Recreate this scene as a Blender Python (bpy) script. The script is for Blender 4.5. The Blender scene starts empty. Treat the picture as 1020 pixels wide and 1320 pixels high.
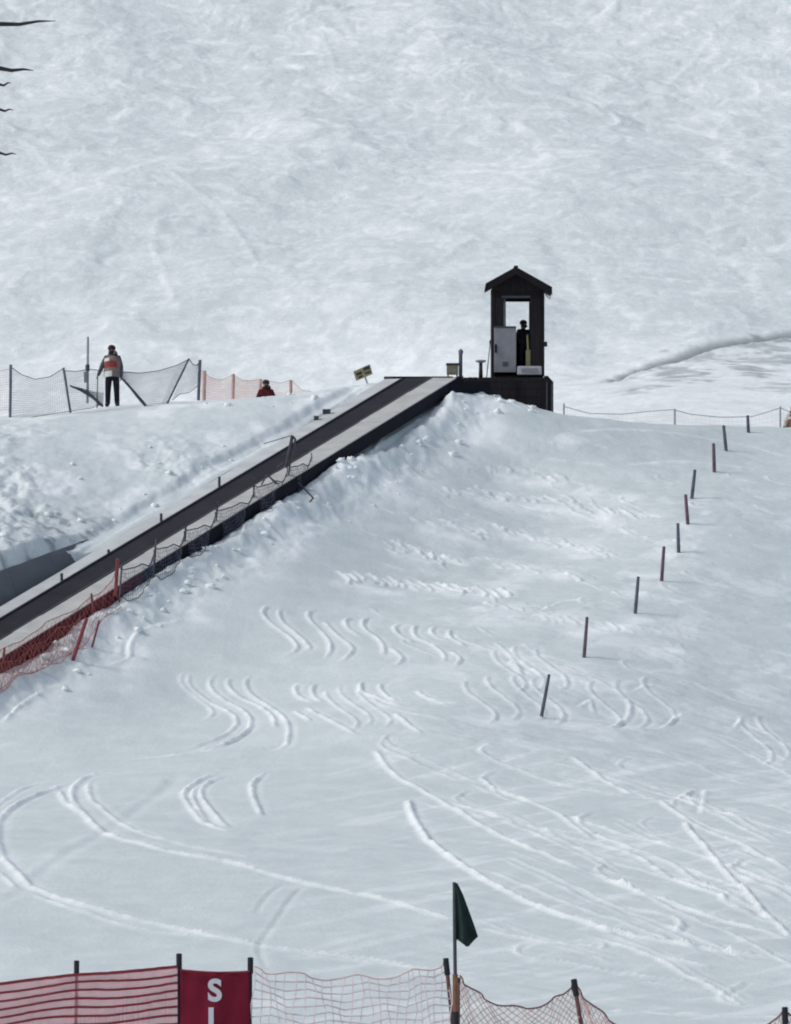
import bpy, bmesh, math, random
import numpy as np
from mathutils import Vector, Matrix

random.seed(7)
rng = np.random.default_rng(7)
scene = bpy.context.scene
COL = scene.collection

# ------------------------------------------------------------ camera, sky, sun, exposure
F_PX, HOR, CX = 6000.0, 950.0, 510.0          # focal length and eye level of the photograph, in its pixels
cam_d = bpy.data.cameras.new('camera'); cam = bpy.data.objects.new('camera', cam_d); COL.objects.link(cam)
cam.location = (0, 0, 0); cam.rotation_euler = (math.radians(90), 0, 0)
cam_d.sensor_width = 36; cam_d.lens = 36 * F_PX / 1320.0
cam_d.shift_y = (HOR - 660.0) / 1320.0
cam_d.clip_start = 0.5; cam_d.clip_end = 6000
scene.camera = cam

SUN_EL, SUN_AZ = math.radians(42), math.radians(-100)     # azimuth from +Y (away from the viewer); negative = left
sdir = Vector((math.sin(SUN_AZ) * math.cos(SUN_EL), math.cos(SUN_AZ) * math.cos(SUN_EL), math.sin(SUN_EL)))
world = bpy.data.worlds.new('World'); scene.world = world; world.use_nodes = True
wn = world.node_tree; bgn = wn.nodes['Background']
sky = wn.nodes.new('ShaderNodeTexSky'); sky.sky_type = 'NISHITA'; sky.sun_disc = False
sky.sun_elevation = SUN_EL; sky.sun_rotation = SUN_AZ
sky.air_density = 1.0; sky.dust_density = 7.0; sky.ozone_density = 1.0; sky.altitude = 1800
hs = wn.nodes.new('ShaderNodeHueSaturation'); hs.inputs['Saturation'].default_value = .64      # thin overcast
wn.links.new(sky.outputs[0], hs.inputs['Color']); wn.links.new(hs.outputs[0], bgn.inputs[0]); bgn.inputs[1].default_value = 0.13
sl = bpy.data.lights.new('sun', 'SUN'); sl.energy = 1.15; sl.angle = math.radians(16.0); sl.color = (1.0, 0.985, 0.94)
so = bpy.data.objects.new('sun', sl); COL.objects.link(so)
so.rotation_euler = sdir.to_track_quat('Z', 'Y').to_euler()
scene.view_settings.view_transform = 'Standard'; scene.view_settings.look = 'None'
scene.view_settings.gamma = 1.0; scene.view_settings.exposure = 0.24
scene.view_settings.use_curve_mapping = False
scene.cycles.filter_width = 2.0

# ------------------------------------------------------------ helpers
def P(px, py, d):
    return Vector(((px - CX) / F_PX * d, d, (HOR - py) / F_PX * d))

def mat(name, col, rough=0.7, var=0.12, scale=6.0, metal=0.0, bump=0.0, stretch=(1, 1, 1), trans=0.0):
    m = bpy.data.materials.new(name); m.use_nodes = True
    nt = m.node_tree; b = nt.nodes['Principled BSDF']
    tc = nt.nodes.new('ShaderNodeTexCoord'); mp = nt.nodes.new('ShaderNodeMapping')
    mp.inputs['Scale'].default_value = stretch
    n = nt.nodes.new('ShaderNodeTexNoise'); n.inputs['Scale'].default_value = scale; n.inputs['Detail'].default_value = 5
    r = nt.nodes.new('ShaderNodeValToRGB')
    r.color_ramp.elements[0].position = .3; r.color_ramp.elements[1].position = .7
    lo = [max(0, c * (1 - var)) for c in col]; hi = [min(1, c * (1 + var)) for c in col]
    r.color_ramp.elements[0].color = (*lo, 1); r.color_ramp.elements[1].color = (*hi, 1)
    L = nt.links.new
    L(tc.outputs['Object'], mp.inputs[0]); L(mp.outputs[0], n.inputs[0]); L(n.outputs[0], r.inputs[0]); L(r.outputs[0], b.inputs['Base Color'])
    b.inputs['Specular IOR Level'].default_value = .2; b.inputs['Roughness'].default_value = rough; b.inputs['Metallic'].default_value = metal
    if trans: b.inputs['Transmission Weight'].default_value = trans
    if bump:
        bp = nt.nodes.new('ShaderNodeBump'); bp.inputs['Strength'].default_value = bump; bp.inputs['Distance'].default_value = .01
        L(n.outputs[0], bp.inputs['Height']); L(bp.outputs[0], b.inputs['Normal'])
    return m

def snow_mat(name, packed, loose_lit, s_fine, s_mid, strength, dist):
    """packed snow and a brighter tone for churned snow and painted track highlights, with bare or dirty ground (attribute 'dirt')"""
    m = bpy.data.materials.new(name); m.use_nodes = True
    nt = m.node_tree; b = nt.nodes['Principled BSDF']; L = nt.links.new
    tc = nt.nodes.new('ShaderNodeTexCoord')
    n1 = nt.nodes.new('ShaderNodeTexNoise'); n1.inputs['Scale'].default_value = s_fine; n1.inputs['Detail'].default_value = 6; n1.inputs['Roughness'].default_value = .7
    n2 = nt.nodes.new('ShaderNodeTexNoise'); n2.inputs['Scale'].default_value = s_mid; n2.inputs['Detail'].default_value = 8; n2.inputs['Roughness'].default_value = .62
    L(tc.outputs['Object'], n1.inputs[0]); L(tc.outputs['Object'], n2.inputs[0])
    ad = nt.nodes.new('ShaderNodeMath'); ad.operation = 'ADD'
    L(n1.outputs[0], ad.inputs[0]); L(n2.outputs[0], ad.inputs[1])
    bp = nt.nodes.new('ShaderNodeBump'); bp.inputs['Strength'].default_value = strength; bp.inputs['Distance'].default_value = dist
    L(ad.outputs[0], bp.inputs['Height']); L(bp.outputs[0], b.inputs['Normal'])
    mr = nt.nodes.new('ShaderNodeMapRange'); mr.inputs['From Min'].default_value = .38; mr.inputs['From Max'].default_value = .66; mr.inputs['To Min'].default_value = -.06; mr.inputs['To Max'].default_value = .22
    L(n2.outputs[0], mr.inputs['Value'])
    mr1 = nt.nodes.new('ShaderNodeMapRange'); mr1.inputs['From Min'].default_value = .3; mr1.inputs['From Max'].default_value = .7; mr1.inputs['To Min'].default_value = -.17; mr1.inputs['To Max'].default_value = .17
    L(n1.outputs[0], mr1.inputs['Value'])
    at = nt.nodes.new('ShaderNodeAttribute'); at.attribute_name = 'loose_lit'
    a1 = nt.nodes.new('ShaderNodeMath'); a1.operation = 'ADD'; L(at.outputs['Fac'], a1.inputs[0]); L(mr.outputs[0], a1.inputs[1])
    a2 = nt.nodes.new('ShaderNodeMath'); a2.operation = 'ADD'; a2.use_clamp = True; L(a1.outputs[0], a2.inputs[0]); L(mr1.outputs[0], a2.inputs[1])
    m1 = nt.nodes.new('ShaderNodeMix'); m1.data_type = 'RGBA'; L(a2.outputs[0], m1.inputs['Factor'])
    m1.inputs['A'].default_value = (*packed, 1); m1.inputs['B'].default_value = (*loose_lit, 1)
    dt = nt.nodes.new('ShaderNodeAttribute'); dt.attribute_name = 'dirt'
    mx = nt.nodes.new('ShaderNodeMix'); mx.data_type = 'RGBA'
    L(dt.outputs['Fac'], mx.inputs['Factor']); L(m1.outputs['Result'], mx.inputs['A']); mx.inputs['B'].default_value = (.25, .275, .27, 1)
    L(mx.outputs['Result'], b.inputs['Base Color'])
    b.inputs['Roughness'].default_value = .75; b.inputs['Specular IOR Level'].default_value = .2
    return m

class MB:
    def __init__(s): s.v = []; s.f = []; s.m = []; s.smooth = False
    def poly(s, pts, faces, mi=0):
        o = len(s.v); s.v += [tuple(p) for p in pts]
        for f in faces: s.f.append([o + i for i in f]); s.m.append(mi)
    def box(s, a, b, mi=0):
        x0, y0, z0 = a; x1, y1, z1 = b
        s.poly([(x0,y0,z0),(x1,y0,z0),(x1,y1,z0),(x0,y1,z0),(x0,y0,z1),(x1,y0,z1),(x1,y1,z1),(x0,y1,z1)],
               [(0,3,2,1),(4,5,6,7),(0,1,5,4),(1,2,6,5),(2,3,7,6),(3,0,4,7)], mi)
    def prism(s, pts, off, mi=0):
        n = len(pts); off = Vector(off)
        s.poly([Vector(p) for p in pts] + [Vector(p) + off for p in pts],
               [list(range(n))[::-1], list(range(n, 2*n))] + [(i, (i+1) % n, n + (i+1) % n, n + i) for i in range(n)], mi)
    def tube(s, pts, r, n=6, mi=0, cap=True):
        pts = [Vector(p) for p in pts]; k = len(pts)
        rs = r if isinstance(r, (list, tuple)) else [r] * k
        o = len(s.v); up = None
        for i, p in enumerate(pts):
            t = (pts[min(i+1, k-1)] - pts[max(i-1, 0)])
            t = t.normalized() if t.length > 1e-9 else Vector((0, 0, 1))
            a = Vector((0, 0, 1)) if abs(t.z) < .9 else Vector((0, 1, 0))
            u = t.cross(a).normalized(); w = t.cross(u)
            for j in range(n):
                an = 2 * math.pi * j / n
                s.v.append(tuple(p + (u * math.cos(an) + w * math.sin(an)) * rs[i]))
        for i in range(k - 1):
            for j in range(n):
                s.f.append([o+i*n+j, o+i*n+(j+1) % n, o+(i+1)*n+(j+1) % n, o+(i+1)*n+j]); s.m.append(mi)
        if cap:
            s.f.append([o + j for j in range(n)][::-1]); s.m.append(mi)
            s.f.append([o + (k-1)*n + j for j in range(n)]); s.m.append(mi)
    def ell(s, c, r, nu=12, nv=8, mi=0):
        c = Vector(c); o = len(s.v)
        for i in range(nv + 1):
            th = math.pi * i / nv
            for j in range(nu):
                ph = 2 * math.pi * j / nu
                s.v.append((c.x + r[0]*math.sin(th)*math.cos(ph), c.y + r[1]*math.sin(th)*math.sin(ph), c.z + r[2]*math.cos(th)))
        for i in range(nv):
            for j in range(nu):
                s.f.append([o+i*nu+j, o+(i+1)*nu+j, o+(i+1)*nu+(j+1) % nu, o+i*nu+(j+1) % nu]); s.m.append(mi)
    def build(s, name, mats, parent=None, bevel=0, smooth=False):
        me = bpy.data.meshes.new(name)
        org = parent_world(parent)
        me.from_pydata([(v[0]-org[0], v[1]-org[1], v[2]-org[2]) for v in s.v], [], s.f)
        if not isinstance(mats, (list, tuple)): mats = [mats]
        for m in mats: me.materials.append(m)
        me.polygons.foreach_set('material_index', s.m)
        if smooth: me.polygons.foreach_set('use_smooth', [True] * len(s.f))
        me.update()
        o = bpy.data.objects.new(name, me); COL.objects.link(o)
        if parent: o.parent = parent
        if bevel:
            b = o.modifiers.new('bevel', 'BEVEL'); b.width = bevel; b.segments = 2; b.limit_method = 'ANGLE'
        return o

def parent_world(p):
    w = Vector((0, 0, 0))
    while p is not None: w = w + p.location; p = p.parent
    return w

def tag(o, label=None, cat=None, group=None, kind=None):
    if label: o['label'] = label
    if cat: o['category'] = cat
    if group: o['group'] = group
    if kind: o['kind'] = kind
    return o

def empty(name, loc, label, cat, group=None):
    o = bpy.data.objects.new(name, None); COL.objects.link(o); o.location = loc; o.empty_display_size = .3
    return tag(o, label, cat, group)

# ------------------------------------------------------------ noise in numpy
PERM = rng.permutation(512); GA = rng.uniform(0, 2*np.pi, 512)
def perlin(x, y):
    xi = np.floor(x).astype(np.int64); yi = np.floor(y).astype(np.int64)
    xf = x - xi; yf = y - yi
    u = xf*xf*xf*(xf*(xf*6-15)+10); v = yf*yf*yf*(yf*(yf*6-15)+10)
    def g(ix, iy, dx, dy):
        h = PERM[(PERM[ix & 511] + iy) & 511]; a = GA[h]
        return np.cos(a)*dx + np.sin(a)*dy
    n00 = g(xi, yi, xf, yf); n10 = g(xi+1, yi, xf-1, yf); n01 = g(xi, yi+1, xf, yf-1); n11 = g(xi+1, yi+1, xf-1, yf-1)
    return (n00*(1-u)+n10*u)*(1-v) + (n01*(1-u)+n11*u)*v
def fbm(x, y, octv=4, gain=.5):
    r = 0; a = 1.0
    for i in range(octv):
        r = r + a * perlin(x + 17.3*i, y - 9.1*i); x = x*2.03; y = y*2.03; a *= gain
    return r
def sst(a, b, x):
    t = np.clip((x - a) / (b - a), 0, 1); return t*t*(3-2*t)

# ------------------------------------------------------------ the lift line
CB = P(0, 813, 110.0); CT = P(541, 487, 134.0)
cdir = Vector((CT.x-CB.x, CT.y-CB.y, 0)); CL = cdir.length; cdir.normalize(); cper = Vector((cdir.y, -cdir.x, 0))   # right of the lift
def carpet_z(s): return CB.z + (CT.z - CB.z) * s / CL
def CP(s, t, dz=0.0):
    return Vector((CB.x + cdir.x*s + cper.x*t, CB.y + cdir.y*s + cper.y*t, carpet_z(s) + dz))

# ------------------------------------------------------------ terrain
ctrl = []
for x in (-45, -20, 0, 20, 45):
    ctrl += [(x, -30, -1.5), (x, 0, -1.75), (x, 30, -3.05), (x, 58, -4.35)]
def cp(px, py, d): p = P(px, py, d); ctrl.append((p.x, p.y, p.z))
for a in [(0,1091,85),(510,1095,85),(1020,1100,85),(510,930,103),(250,900,108),(700,925,104),(1020,925,108),
          (755,850,110),(821,791,115),(855,750,119),(886,678,124),(894,641,127.5),(935,580,133.5),(965,560,136.2),
          (1020,552,138.5),(1020,640,129),(1020,750,121),(500,700,122),(450,760,117),(640,620,129),(500,600,130),(700,700,124),(760,600,138),
          (560,507,134.6),(612,507,135.2),(650,518,135.4),(690,530,135.4),(714,541,135.6),(760,545,136),(830,547,136.7),(900,549,137.6),
          (0,700,116),(0,620,121),(0,560,126),(0,541,131),(60,537,131.5),(120,527,132),(200,522,132.5),(260,520,133),(340,518.5,134),(420,510,135.5),(470,503,137),
          (150,640,122),(250,560,128),(600,900,105)]: cp(*a)
for s in (-8, -3, 2, 7, 12, 17, 22, 26):
    p = CP(s, -1.4, -.06); ctrl.append((p.x, p.y, p.z)); p = CP(s, 1.5, -.42); ctrl.append((p.x, p.y, p.z))
for (x, y, z) in [(-12, 141, 8.9), (-4, 142, 9.1), (0, 142, 9.6), (4, 144, 8.8), (-10, 160, 8.4), (0, 165, 8.8), (10, 185, 9.0), (20, 190, 9.5), (-25, 160, 7.5),
                  (-20, 110, 2.5), (-22, 130, 8.0), (-45, 110, 2.5), (-45, 135, 8.0), (-45, 180, 7), (30, 110, 1.6), (30, 130, 7.2), (30, 139, 9.3), (30, 150, 8.8), (45, 110, 1.6), (45, 130, 7.2), (45, 139, 9.3), (45, 150, 8.8), (45, 190, 9.0), (12, 175, 9.0), (14, 146, 8.6), (8, 146, 8.7)]:
    ctrl.append((x, y, z))
ctrl = np.array(ctrl)
def _U(r2): return np.where(r2 > 1e-9, 0.5 * r2 * np.log(np.maximum(r2, 1e-9)), 0)
_S = 20.0
_c = ctrl[:, :2] / _S; _n = len(_c)
_K = _U(((_c[:, None] - _c[None])**2).sum(-1)) + np.eye(_n) * 0.004
_Pm = np.c_[np.ones(_n), _c]
_A = np.block([[_K, _Pm], [_Pm.T, np.zeros((3, 3))]])
_W = np.linalg.solve(_A, np.r_[ctrl[:, 2], 0, 0, 0])
def rbf(x, y):
    x = np.clip(np.asarray(x, float), -48, 48) / _S; y = np.clip(np.asarray(y, float), -35, 200) / _S
    z = _W[_n] + _W[_n+1]*x + _W[_n+2]*y
    for i in range(_n):
        z = z + _W[i] * _U((x-_c[i, 0])**2 + (y-_c[i, 1])**2)
    return z
FY = np.array([-100, 189, 260, 350, 420, 455, 520, 600, 900, 1500, 3000]); FZ = np.array([6, 8, 13, 21.9, 31.5, 45, 76, 116, 275, 600, 800.])
_fy = np.arange(-100, 3000, 2.0); _fz = np.interp(_fy, FY, FZ)
_k = np.ones(15) / 15; _fz[20:-20] = np.convolve(_fz, _k, 'same')[20:-20]
def far_base(x, y):
    z = np.interp(y, _fy, _fz)
    return z + sst(230, 480, y) * 5.0 * fbm(x/75+3.3, y/110, 3) - sst(100, 600, np.abs(x)) * 30
def near_base(x, y):
    z = rbf(x, y)
    k = sst(172, 188, y)
    return z*(1-k) + far_base(x, y)*k
def carpet_st(x, y):
    dx = x - CB.x; dy = y - CB.y
    return dx*cdir.x + dy*cdir.y, dx*cper.x + dy*cper.y

def near_shape(x, y):
    """terrain with the lift's trench, snow banks and lumps (no ski tracks)"""
    z = near_base(x, y)
    s, t = carpet_st(x, y)
    cz = CB.z + (CT.z-CB.z)*s/CL
    along = sst(-30, -20, s) * (1 - sst(24.5, 26.0, s))
    # left bank (a cut edge above the lift at the lower end)
    w = np.clip(1.75*(1 - (s+1)/8.5), 0, 1.8)
    h = .12 + 1.0*np.clip(1 - (s+1)/9.0, 0, 1)
    n1 = fbm(x*1.3+5, y*1.0+2, 4)
    edge = -1.62 + .10*n1
    bank = h * (1+.30*n1) * sst(0, .30, edge - t) * (1 - .75*sst(2.5, 7.5, -t))
    trench = 0 
    z = z + along*(bank + trench)
    # lumps left of the lift
    left = sst(-1.1, -1.8, t) * sst(100, 106, y) * (1 - sst(136, 141, y))
    lump = np.abs(fbm(x*.9, y*.55+8, 5, .55))
    up = (1 - .9*sst(118, 131, y)) * (.25 + 1.0*sst(-.15, .35, fbm(x*.33+1, y*.18+6, 3)))
    z = z + left * up * (.24*lump - .03 + .16*fbm(x*.45, y*.3+3, 3) + .035*fbm(x*2.7, y*1.9, 3))
    # heap right of the lift
    tt = t - (1.62 + .05*sst(8, 0, s) + .22*fbm(s*.35, s*0+2.2, 3))
    heap = (.20 + .10*sst(10, 20, s) + .13*np.abs(fbm(x*1.5+9, y*1.1, 3))) * np.exp(-(tt/.48)**2)
    chunk = sst(1.1, 1.5, t) * (1 - sst(2.2, 3.2, t))
    z = z + along*(heap + chunk*(.11*np.maximum(fbm(x*2.0, y*1.6+4, 4), -.3)))
    # mound in front of the platform
    md = np.exp(-((x-1.5)/2.2)**2 - ((y-133.9)/1.0)**2)
    z = z + md*(.0 + .15*np.abs(fbm(x*2.2, y*2.2, 4)))
    # bed of the lift
    lo_ = -1.12 - .52*(1-sst(6.4, 7.4, s))
    k = along * sst(lo_, lo_+.10, t) * (1 - sst(1.16, 1.32, t))
    z = z*(1-k) + (cz - .55)*k
    # under the platform
    k = sst(1.2, 1.6, x)*(1-sst(4.6, 4.7, x))*sst(135.7, 135.95, y)*(1-sst(139, 139.6, y))
    z = z*(1-k) + 9.0*k
    # general gentle relief
    g = sst(55, 70, y)
    z = z + g*(.10*fbm(x/5.0, y/5.0, 3) + .020*fbm(x/1.1, y/2.2, 4)) * (1 - along*(np.abs(t) < 1.4))
    # drawn-out scrape marks across the lower right
    sk = sst(-1.5, 1.5, x) * (1 - sst(100, 112, y)) * g
    z = z + sk*.030*np.abs(fbm((x+y)*.9+3, (x*.75-y*.65)*.16, 4))*1.0
    # churned snow on the right part of the slope
    ch = sst(-2, 2.5, x - (y-105)*-.02) * sst(92, 100, y) * (1 - sst(150, 160, y))
    z = z + ch*.045*np.abs(fbm(x*.8 + .6*fbm(x*.3, y*.3, 2), y*1.5, 4))
    return z

def hit(px, py, d0=58.0, d1=172.0, fn=None):
    d = np.linspace(d0, d1, 700)
    x = (px-CX)/F_PX*d; zr = (HOR-py)/F_PX*d
    zt = (fn or near_base)(x, d)
    below = np.nonzero(zr <= zt)[0]
    i = below[0] if len(below) else int(np.argmin(zr - zt))
    return Vector((x[i], d[i], zt[i]))

def carve(X, Y, Z, xs, ys, pts, w, depth, berm, side=1, extra=None, evalue=0.0, loose_lit=None, lv=0.0):
    """groove with a ridge of pushed-up snow along one side, following a world-space path"""
    pts = [np.array([p[0], p[1]]) for p in pts]
    # Chaikin smoothing
    for _ in range(2):
        q = [pts[0]]
        for a, b in zip(pts[:-1], pts[1:]): q += [a*.75+b*.25, a*.25+b*.75]
        q.append(pts[-1]); pts = q
    seg = np.array(pts); R = 4.0*w
    i0, i1 = np.searchsorted(xs, [seg[:, 0].min()-R, seg[:, 0].max()+R]); j0, j1 = np.searchsorted(ys, [seg[:, 1].min()-R, seg[:, 1].max()+R])
    if i1-i0 < 2 or j1-j0 < 2: return
    best = np.full((j1-j0, i1-i0), 1e9); sg = np.zeros_like(best); al = np.zeros_like(best)
    lens = np.r_[0, np.cumsum(np.hypot(*(seg[1:]-seg[:-1]).T))]; Lt = lens[-1]
    for k in range(len(seg)-1):
        a, b = seg[k], seg[k+1]; l = np.hypot(*(b-a))
        if l < 1e-6: continue
        a0, a1 = np.searchsorted(xs, [min(a[0], b[0])-R, max(a[0], b[0])+R]); b0, b1 = np.searchsorted(ys, [min(a[1], b[1])-R, max(a[1], b[1])+R])
        a0 = max(a0, i0); a1 = min(a1, i1); b0 = max(b0, j0); b1 = min(b1, j1)
        if a1 <= a0 or b1 <= b0: continue
        xx = X[b0:b1, a0:a1]; yy = Y[b0:b1, a0:a1]
        u = (b-a)/l; dx = xx-a[0]; dy = yy-a[1]
        t = np.clip(dx*u[0]+dy*u[1], 0, l); ex = dx-t*u[0]; ey = dy-t*u[1]
        dd = np.hypot(ex, ey); sub = (slice(b0-j0, b1-j0), slice(a0-i0, a1-i0))
        m = dd < best[sub]
        s_ = dd*np.sign(u[0]*ey-u[1]*ex)
        best[sub] = np.where(m, dd, best[sub]); sg[sub] = np.where(m, s_, sg[sub]); al[sub] = np.where(m, lens[k]+t, al[sub])
    ok = best < R
    fade = sst(0, min(.12*Lt, .8)+.05, al)*sst(0, min(.12*Lt, .9)+.05, Lt-al)
    xx = X[j0:j1, i0:i1]; yy = Y[j0:j1, i0:i1]
    rg = 1 + .6*perlin(xx*1.9, yy*1.9) + .5*perlin(xx*6, yy*5)
    s_ = sg*side
    prof = -depth*np.exp(-(sg/w)**2) + berm*rg*np.exp(-((s_-1.35*w)/(.75*w))**2)
    Z[j0:j1, i0:i1] += np.where(ok, prof*fade, 0)
    if loose_lit is not None:
        br = np.clip(.75 + .9*perlin(xx*1.3, yy*1.3+5) + .5*perlin(xx*5, yy*4), .1, 1.2)
        loose_lit[j0:j1, i0:i1] = np.maximum(loose_lit[j0:j1, i0:i1], np.where(ok, lv*fade*br*np.exp(-((s_-1.1*w)/(1.15*w))**2), 0))  # sunlit flank of the ridge painted as a brighter band
    if extra is not None:
        extra[j0:j1, i0:i1] = np.maximum(extra[j0:j1, i0:i1], np.where(ok, evalue*fade*np.exp(-(sg/(w*1.2))**2), 0))

def grid_mesh(name, xs, ys, Z, m, dirt=None, loose_lit=None):
    X, Y = np.meshgrid(xs, ys)
    v = np.stack([X, Y, Z], -1).reshape(-1, 3).astype(np.float32)
    nx, ny = len(xs), len(ys)
    i = (np.arange(ny-1)[:, None]*nx + np.arange(nx-1)[None]).ravel()
    f = np.stack([i, i+1, i+nx+1, i+nx], -1).astype(np.int32)
    me = bpy.data.meshes.new(name)
    me.vertices.add(len(v)); me.vertices.foreach_set('co', v.ravel())
    me.loops.add(f.size); me.loops.foreach_set('vertex_index', f.ravel())
    me.polygons.add(len(f)); me.polygons.foreach_set('loop_start', np.arange(0, f.size, 4, dtype=np.int32))
    me.polygons.foreach_set('loop_total', np.full(len(f), 4, np.int32))
    me.polygons.foreach_set('use_smooth', np.ones(len(f), bool))
    me.update(calc_edges=True); me.materials.append(m)
    if dirt is not None:
        a = me.attributes.new('dirt', 'FLOAT', 'POINT'); a.data.foreach_set('value', dirt.astype(np.float32).ravel())
    if loose_lit is not None:
        a = me.attributes.new('loose_lit', 'FLOAT', 'POINT'); a.data.foreach_set('value', loose_lit.astype(np.float32).ravel())
    o = bpy.data.objects.new(name, me); COL.objects.link(o); return o

SNOW = (.83, .85, .84)
PACKED = (.65, .708, .695); LOOSE_LIT = (.94, .97, .955)  # bright tone serves churned snow and the painted light on track ridges
m_snow = snow_mat('packed_snow', PACKED, LOOSE_LIT, 13.0, 1.1, .35, .05)
m_snow_far = snow_mat('mountain_snow', (.665, .72, .705), LOOSE_LIT, 1.6, .16, .5, .22)

# near slope
xs = np.unique(np.concatenate([np.linspace(-300, -48, 14), np.linspace(-48, -15.5, 60), np.arange(-15.5, 15.5, .05), np.linspace(15.5, 48, 60), np.linspace(48, 300, 14)]).round(4))
ys = np.unique(np.concatenate([np.linspace(-60, 57, 60), np.arange(57, 100, .12), np.arange(100, 150, .09), np.arange(150, 171, .15), np.linspace(171, 193, 30)]).round(4))
X, Y = np.meshgrid(xs, ys)
Zn = near_shape(X, Y)
Ln = np.zeros_like(Zn); Dn = np.zeros_like(Zn)
_s, _t = carpet_st(X, Y)
# brighter churned snow: the bank left of the lift, the heap right of it, the mound at the platform, scuffed areas of the slope
pt = sst(.05, .45, fbm(X*.55, Y*.30+4, 5, .6))
Ln += (_t < -1.3)*(Y > 100)*(Y < 140)*(.18 + .55*pt)
Ln += sst(1.2, 1.6, _t)*(1-sst(2.6, 4.0, _t + .8*fbm(X*.7, Y*.7, 3)))*(_s > -20)*(_s < 27)*(.25 + .65*pt)
scuff = sst(-3, 3, X + 2*fbm(X/3, Y/6, 2))*sst(94, 102, Y)*(1-sst(126, 133, Y))
Ln += scuff*.38*sst(.02, .42, fbm(X*.55+.5*fbm(X*.3, Y*.3, 2), Y*.38, 5, .6))
streak = sst(-4, 1, X)*(1-sst(97, 104, Y))*(Y > 55)
Ln += streak*.42*sst(.05, .5, fbm((X+Y)*.16+3, (X*.8-Y*.6)*1.5, 4, .55))
Ln += (Y > 138)*.45
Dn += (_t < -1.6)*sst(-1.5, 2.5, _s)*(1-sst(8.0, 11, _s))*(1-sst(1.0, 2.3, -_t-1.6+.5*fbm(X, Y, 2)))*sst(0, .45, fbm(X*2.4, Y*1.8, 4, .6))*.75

def z1(q): return (200+q[0]/2.4286, 760+q[1]/2.4286)
def z2(q): return (q[0]/2.4286, 940+q[1]/2.4286)
def z3(q): return (400+q[0]/1.6452, 900+q[1]/1.6452)
def z4(q): return (400+q[0]/2.04, 560+q[1]/2.04)
def z5(q): return (q[0]/3.4, 600+q[1]/3.4)
def track(conv, pts, w=.11, depth=.05, berm=.07, side=-1, lk=1.0):
    w = max(.05, w*.48); depth *= .45; berm *= .55
    wp = [hit(*conv(p)) for p in pts]
    carve(X, Y, Zn, xs, ys, wp, w, depth, berm, side, None, 0, Ln, min(1.0, lk*berm/.038))  # ridge highlight painted into the snow colour, since the soft sun gives little contrast
# rows of short turns
S1 = [
 [(385,50),(345,62),(355,90),(400,125),(440,160),(462,185),(440,210),(385,225)],
 [(410,62),(395,75),(410,105),(440,128),(475,160),(500,185),(480,200)],
 [(525,65),(490,70),(492,95),(530,130),(560,165),(562,200),(540,225)],
 [(535,92),(560,125),(600,160),(637,190),(610,220),(570,235)],
 [(650,88),(600,95),(615,125),(660,152)],
 [(690,88),(658,98),(665,130),(705,152),(730,185),(725,215)],
 [(740,185),(775,205),(790,225),(760,240)],
 [(790,108),(755,118),(775,145),(825,165)],
 [(850,108),(820,118),(820,145),(860,165),(920,205),(915,230)],
 [(900,120),(870,130),(890,150),(940,160)], [(935,130),(930,150),(985,178)], [(935,195),(975,215),(950,235)],
 [(150,268),(110,278),(120,310),(170,345),(240,385),(275,420),(245,450),(180,475),(100,500)],
 [(215,262),(180,285),(185,320),(240,355),(290,385),(315,415),(305,445),(260,470),(190,490),(90,515)],
 [(280,278),(235,290),(245,320),(300,350),(350,375),(385,410),(390,445)],
 [(330,270),(292,290),(300,320),(350,352),(400,395),(432,430),(430,480),(400,500),(340,505)],
 [(480,292),(445,305),(460,335),(515,355)], [(520,292),(500,305),(510,340),(540,350)],
 [(445,385),(500,420)], [(690,285),(650,290),(660,320),(725,345),(790,365)], [(740,285),(712,295),(725,325),(770,350)],
 [(830,310),(860,340),(940,370)], [(760,390),(800,430),(850,460)], [(480,370),(560,420),(650,465)],
 [(230,568),(150,590),(95,640),(120,690),(180,735),(265,760)], [(240,580),(180,600),(150,635),(170,680),(250,740)],
 [(150,612),(125,650),(150,700),(210,745)], [(360,568),(320,600),(315,650),(350,710)] ]
for p in S1: track(z1, p, .135, .05, .095, -1, 1.35)
# long carved turns
for p, w, b in [
 ([(190,155),(100,170),(30,210),(-30,260)], .13, .06),
 ([(240,165),(110,205),(40,250),(5,310),(15,380),(70,450),(150,515),(260,550),(400,590),(560,620),(700,650),(830,672),(1020,700),(1200,725),(1400,760)], .17, .10),
 ([(-20,425),(70,495)], .12, .07), ([(110,515),(180,550),(300,585),(450,625),(620,645),(800,665)], .15, .07),
 ([(400,140),(300,145),(240,180),(245,225),(290,280),(340,320),(450,355),(600,400),(760,430),(900,465),(1020,490),(1180,530),(1400,590),(1480,610)], .18, .11),
 ([(290,165),(290,205),(330,255),(400,300),(520,345),(700,390),(850,425)], .14, .07), ([(200,185),(230,240),(270,275)], .16, .10),
 ([(880,490),(820,550),(800,590)], .09, .015), ([(950,490),(870,600),(815,660),(810,710),(840,770)], .10, .018),
 ([(800,0),(700,50),(600,75),(400,100)], .12, .05), ([(560,140),(400,280),(200,400),(0,560)], .35, .015) ]:
    track(z2, p, w, .045, b)
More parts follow.
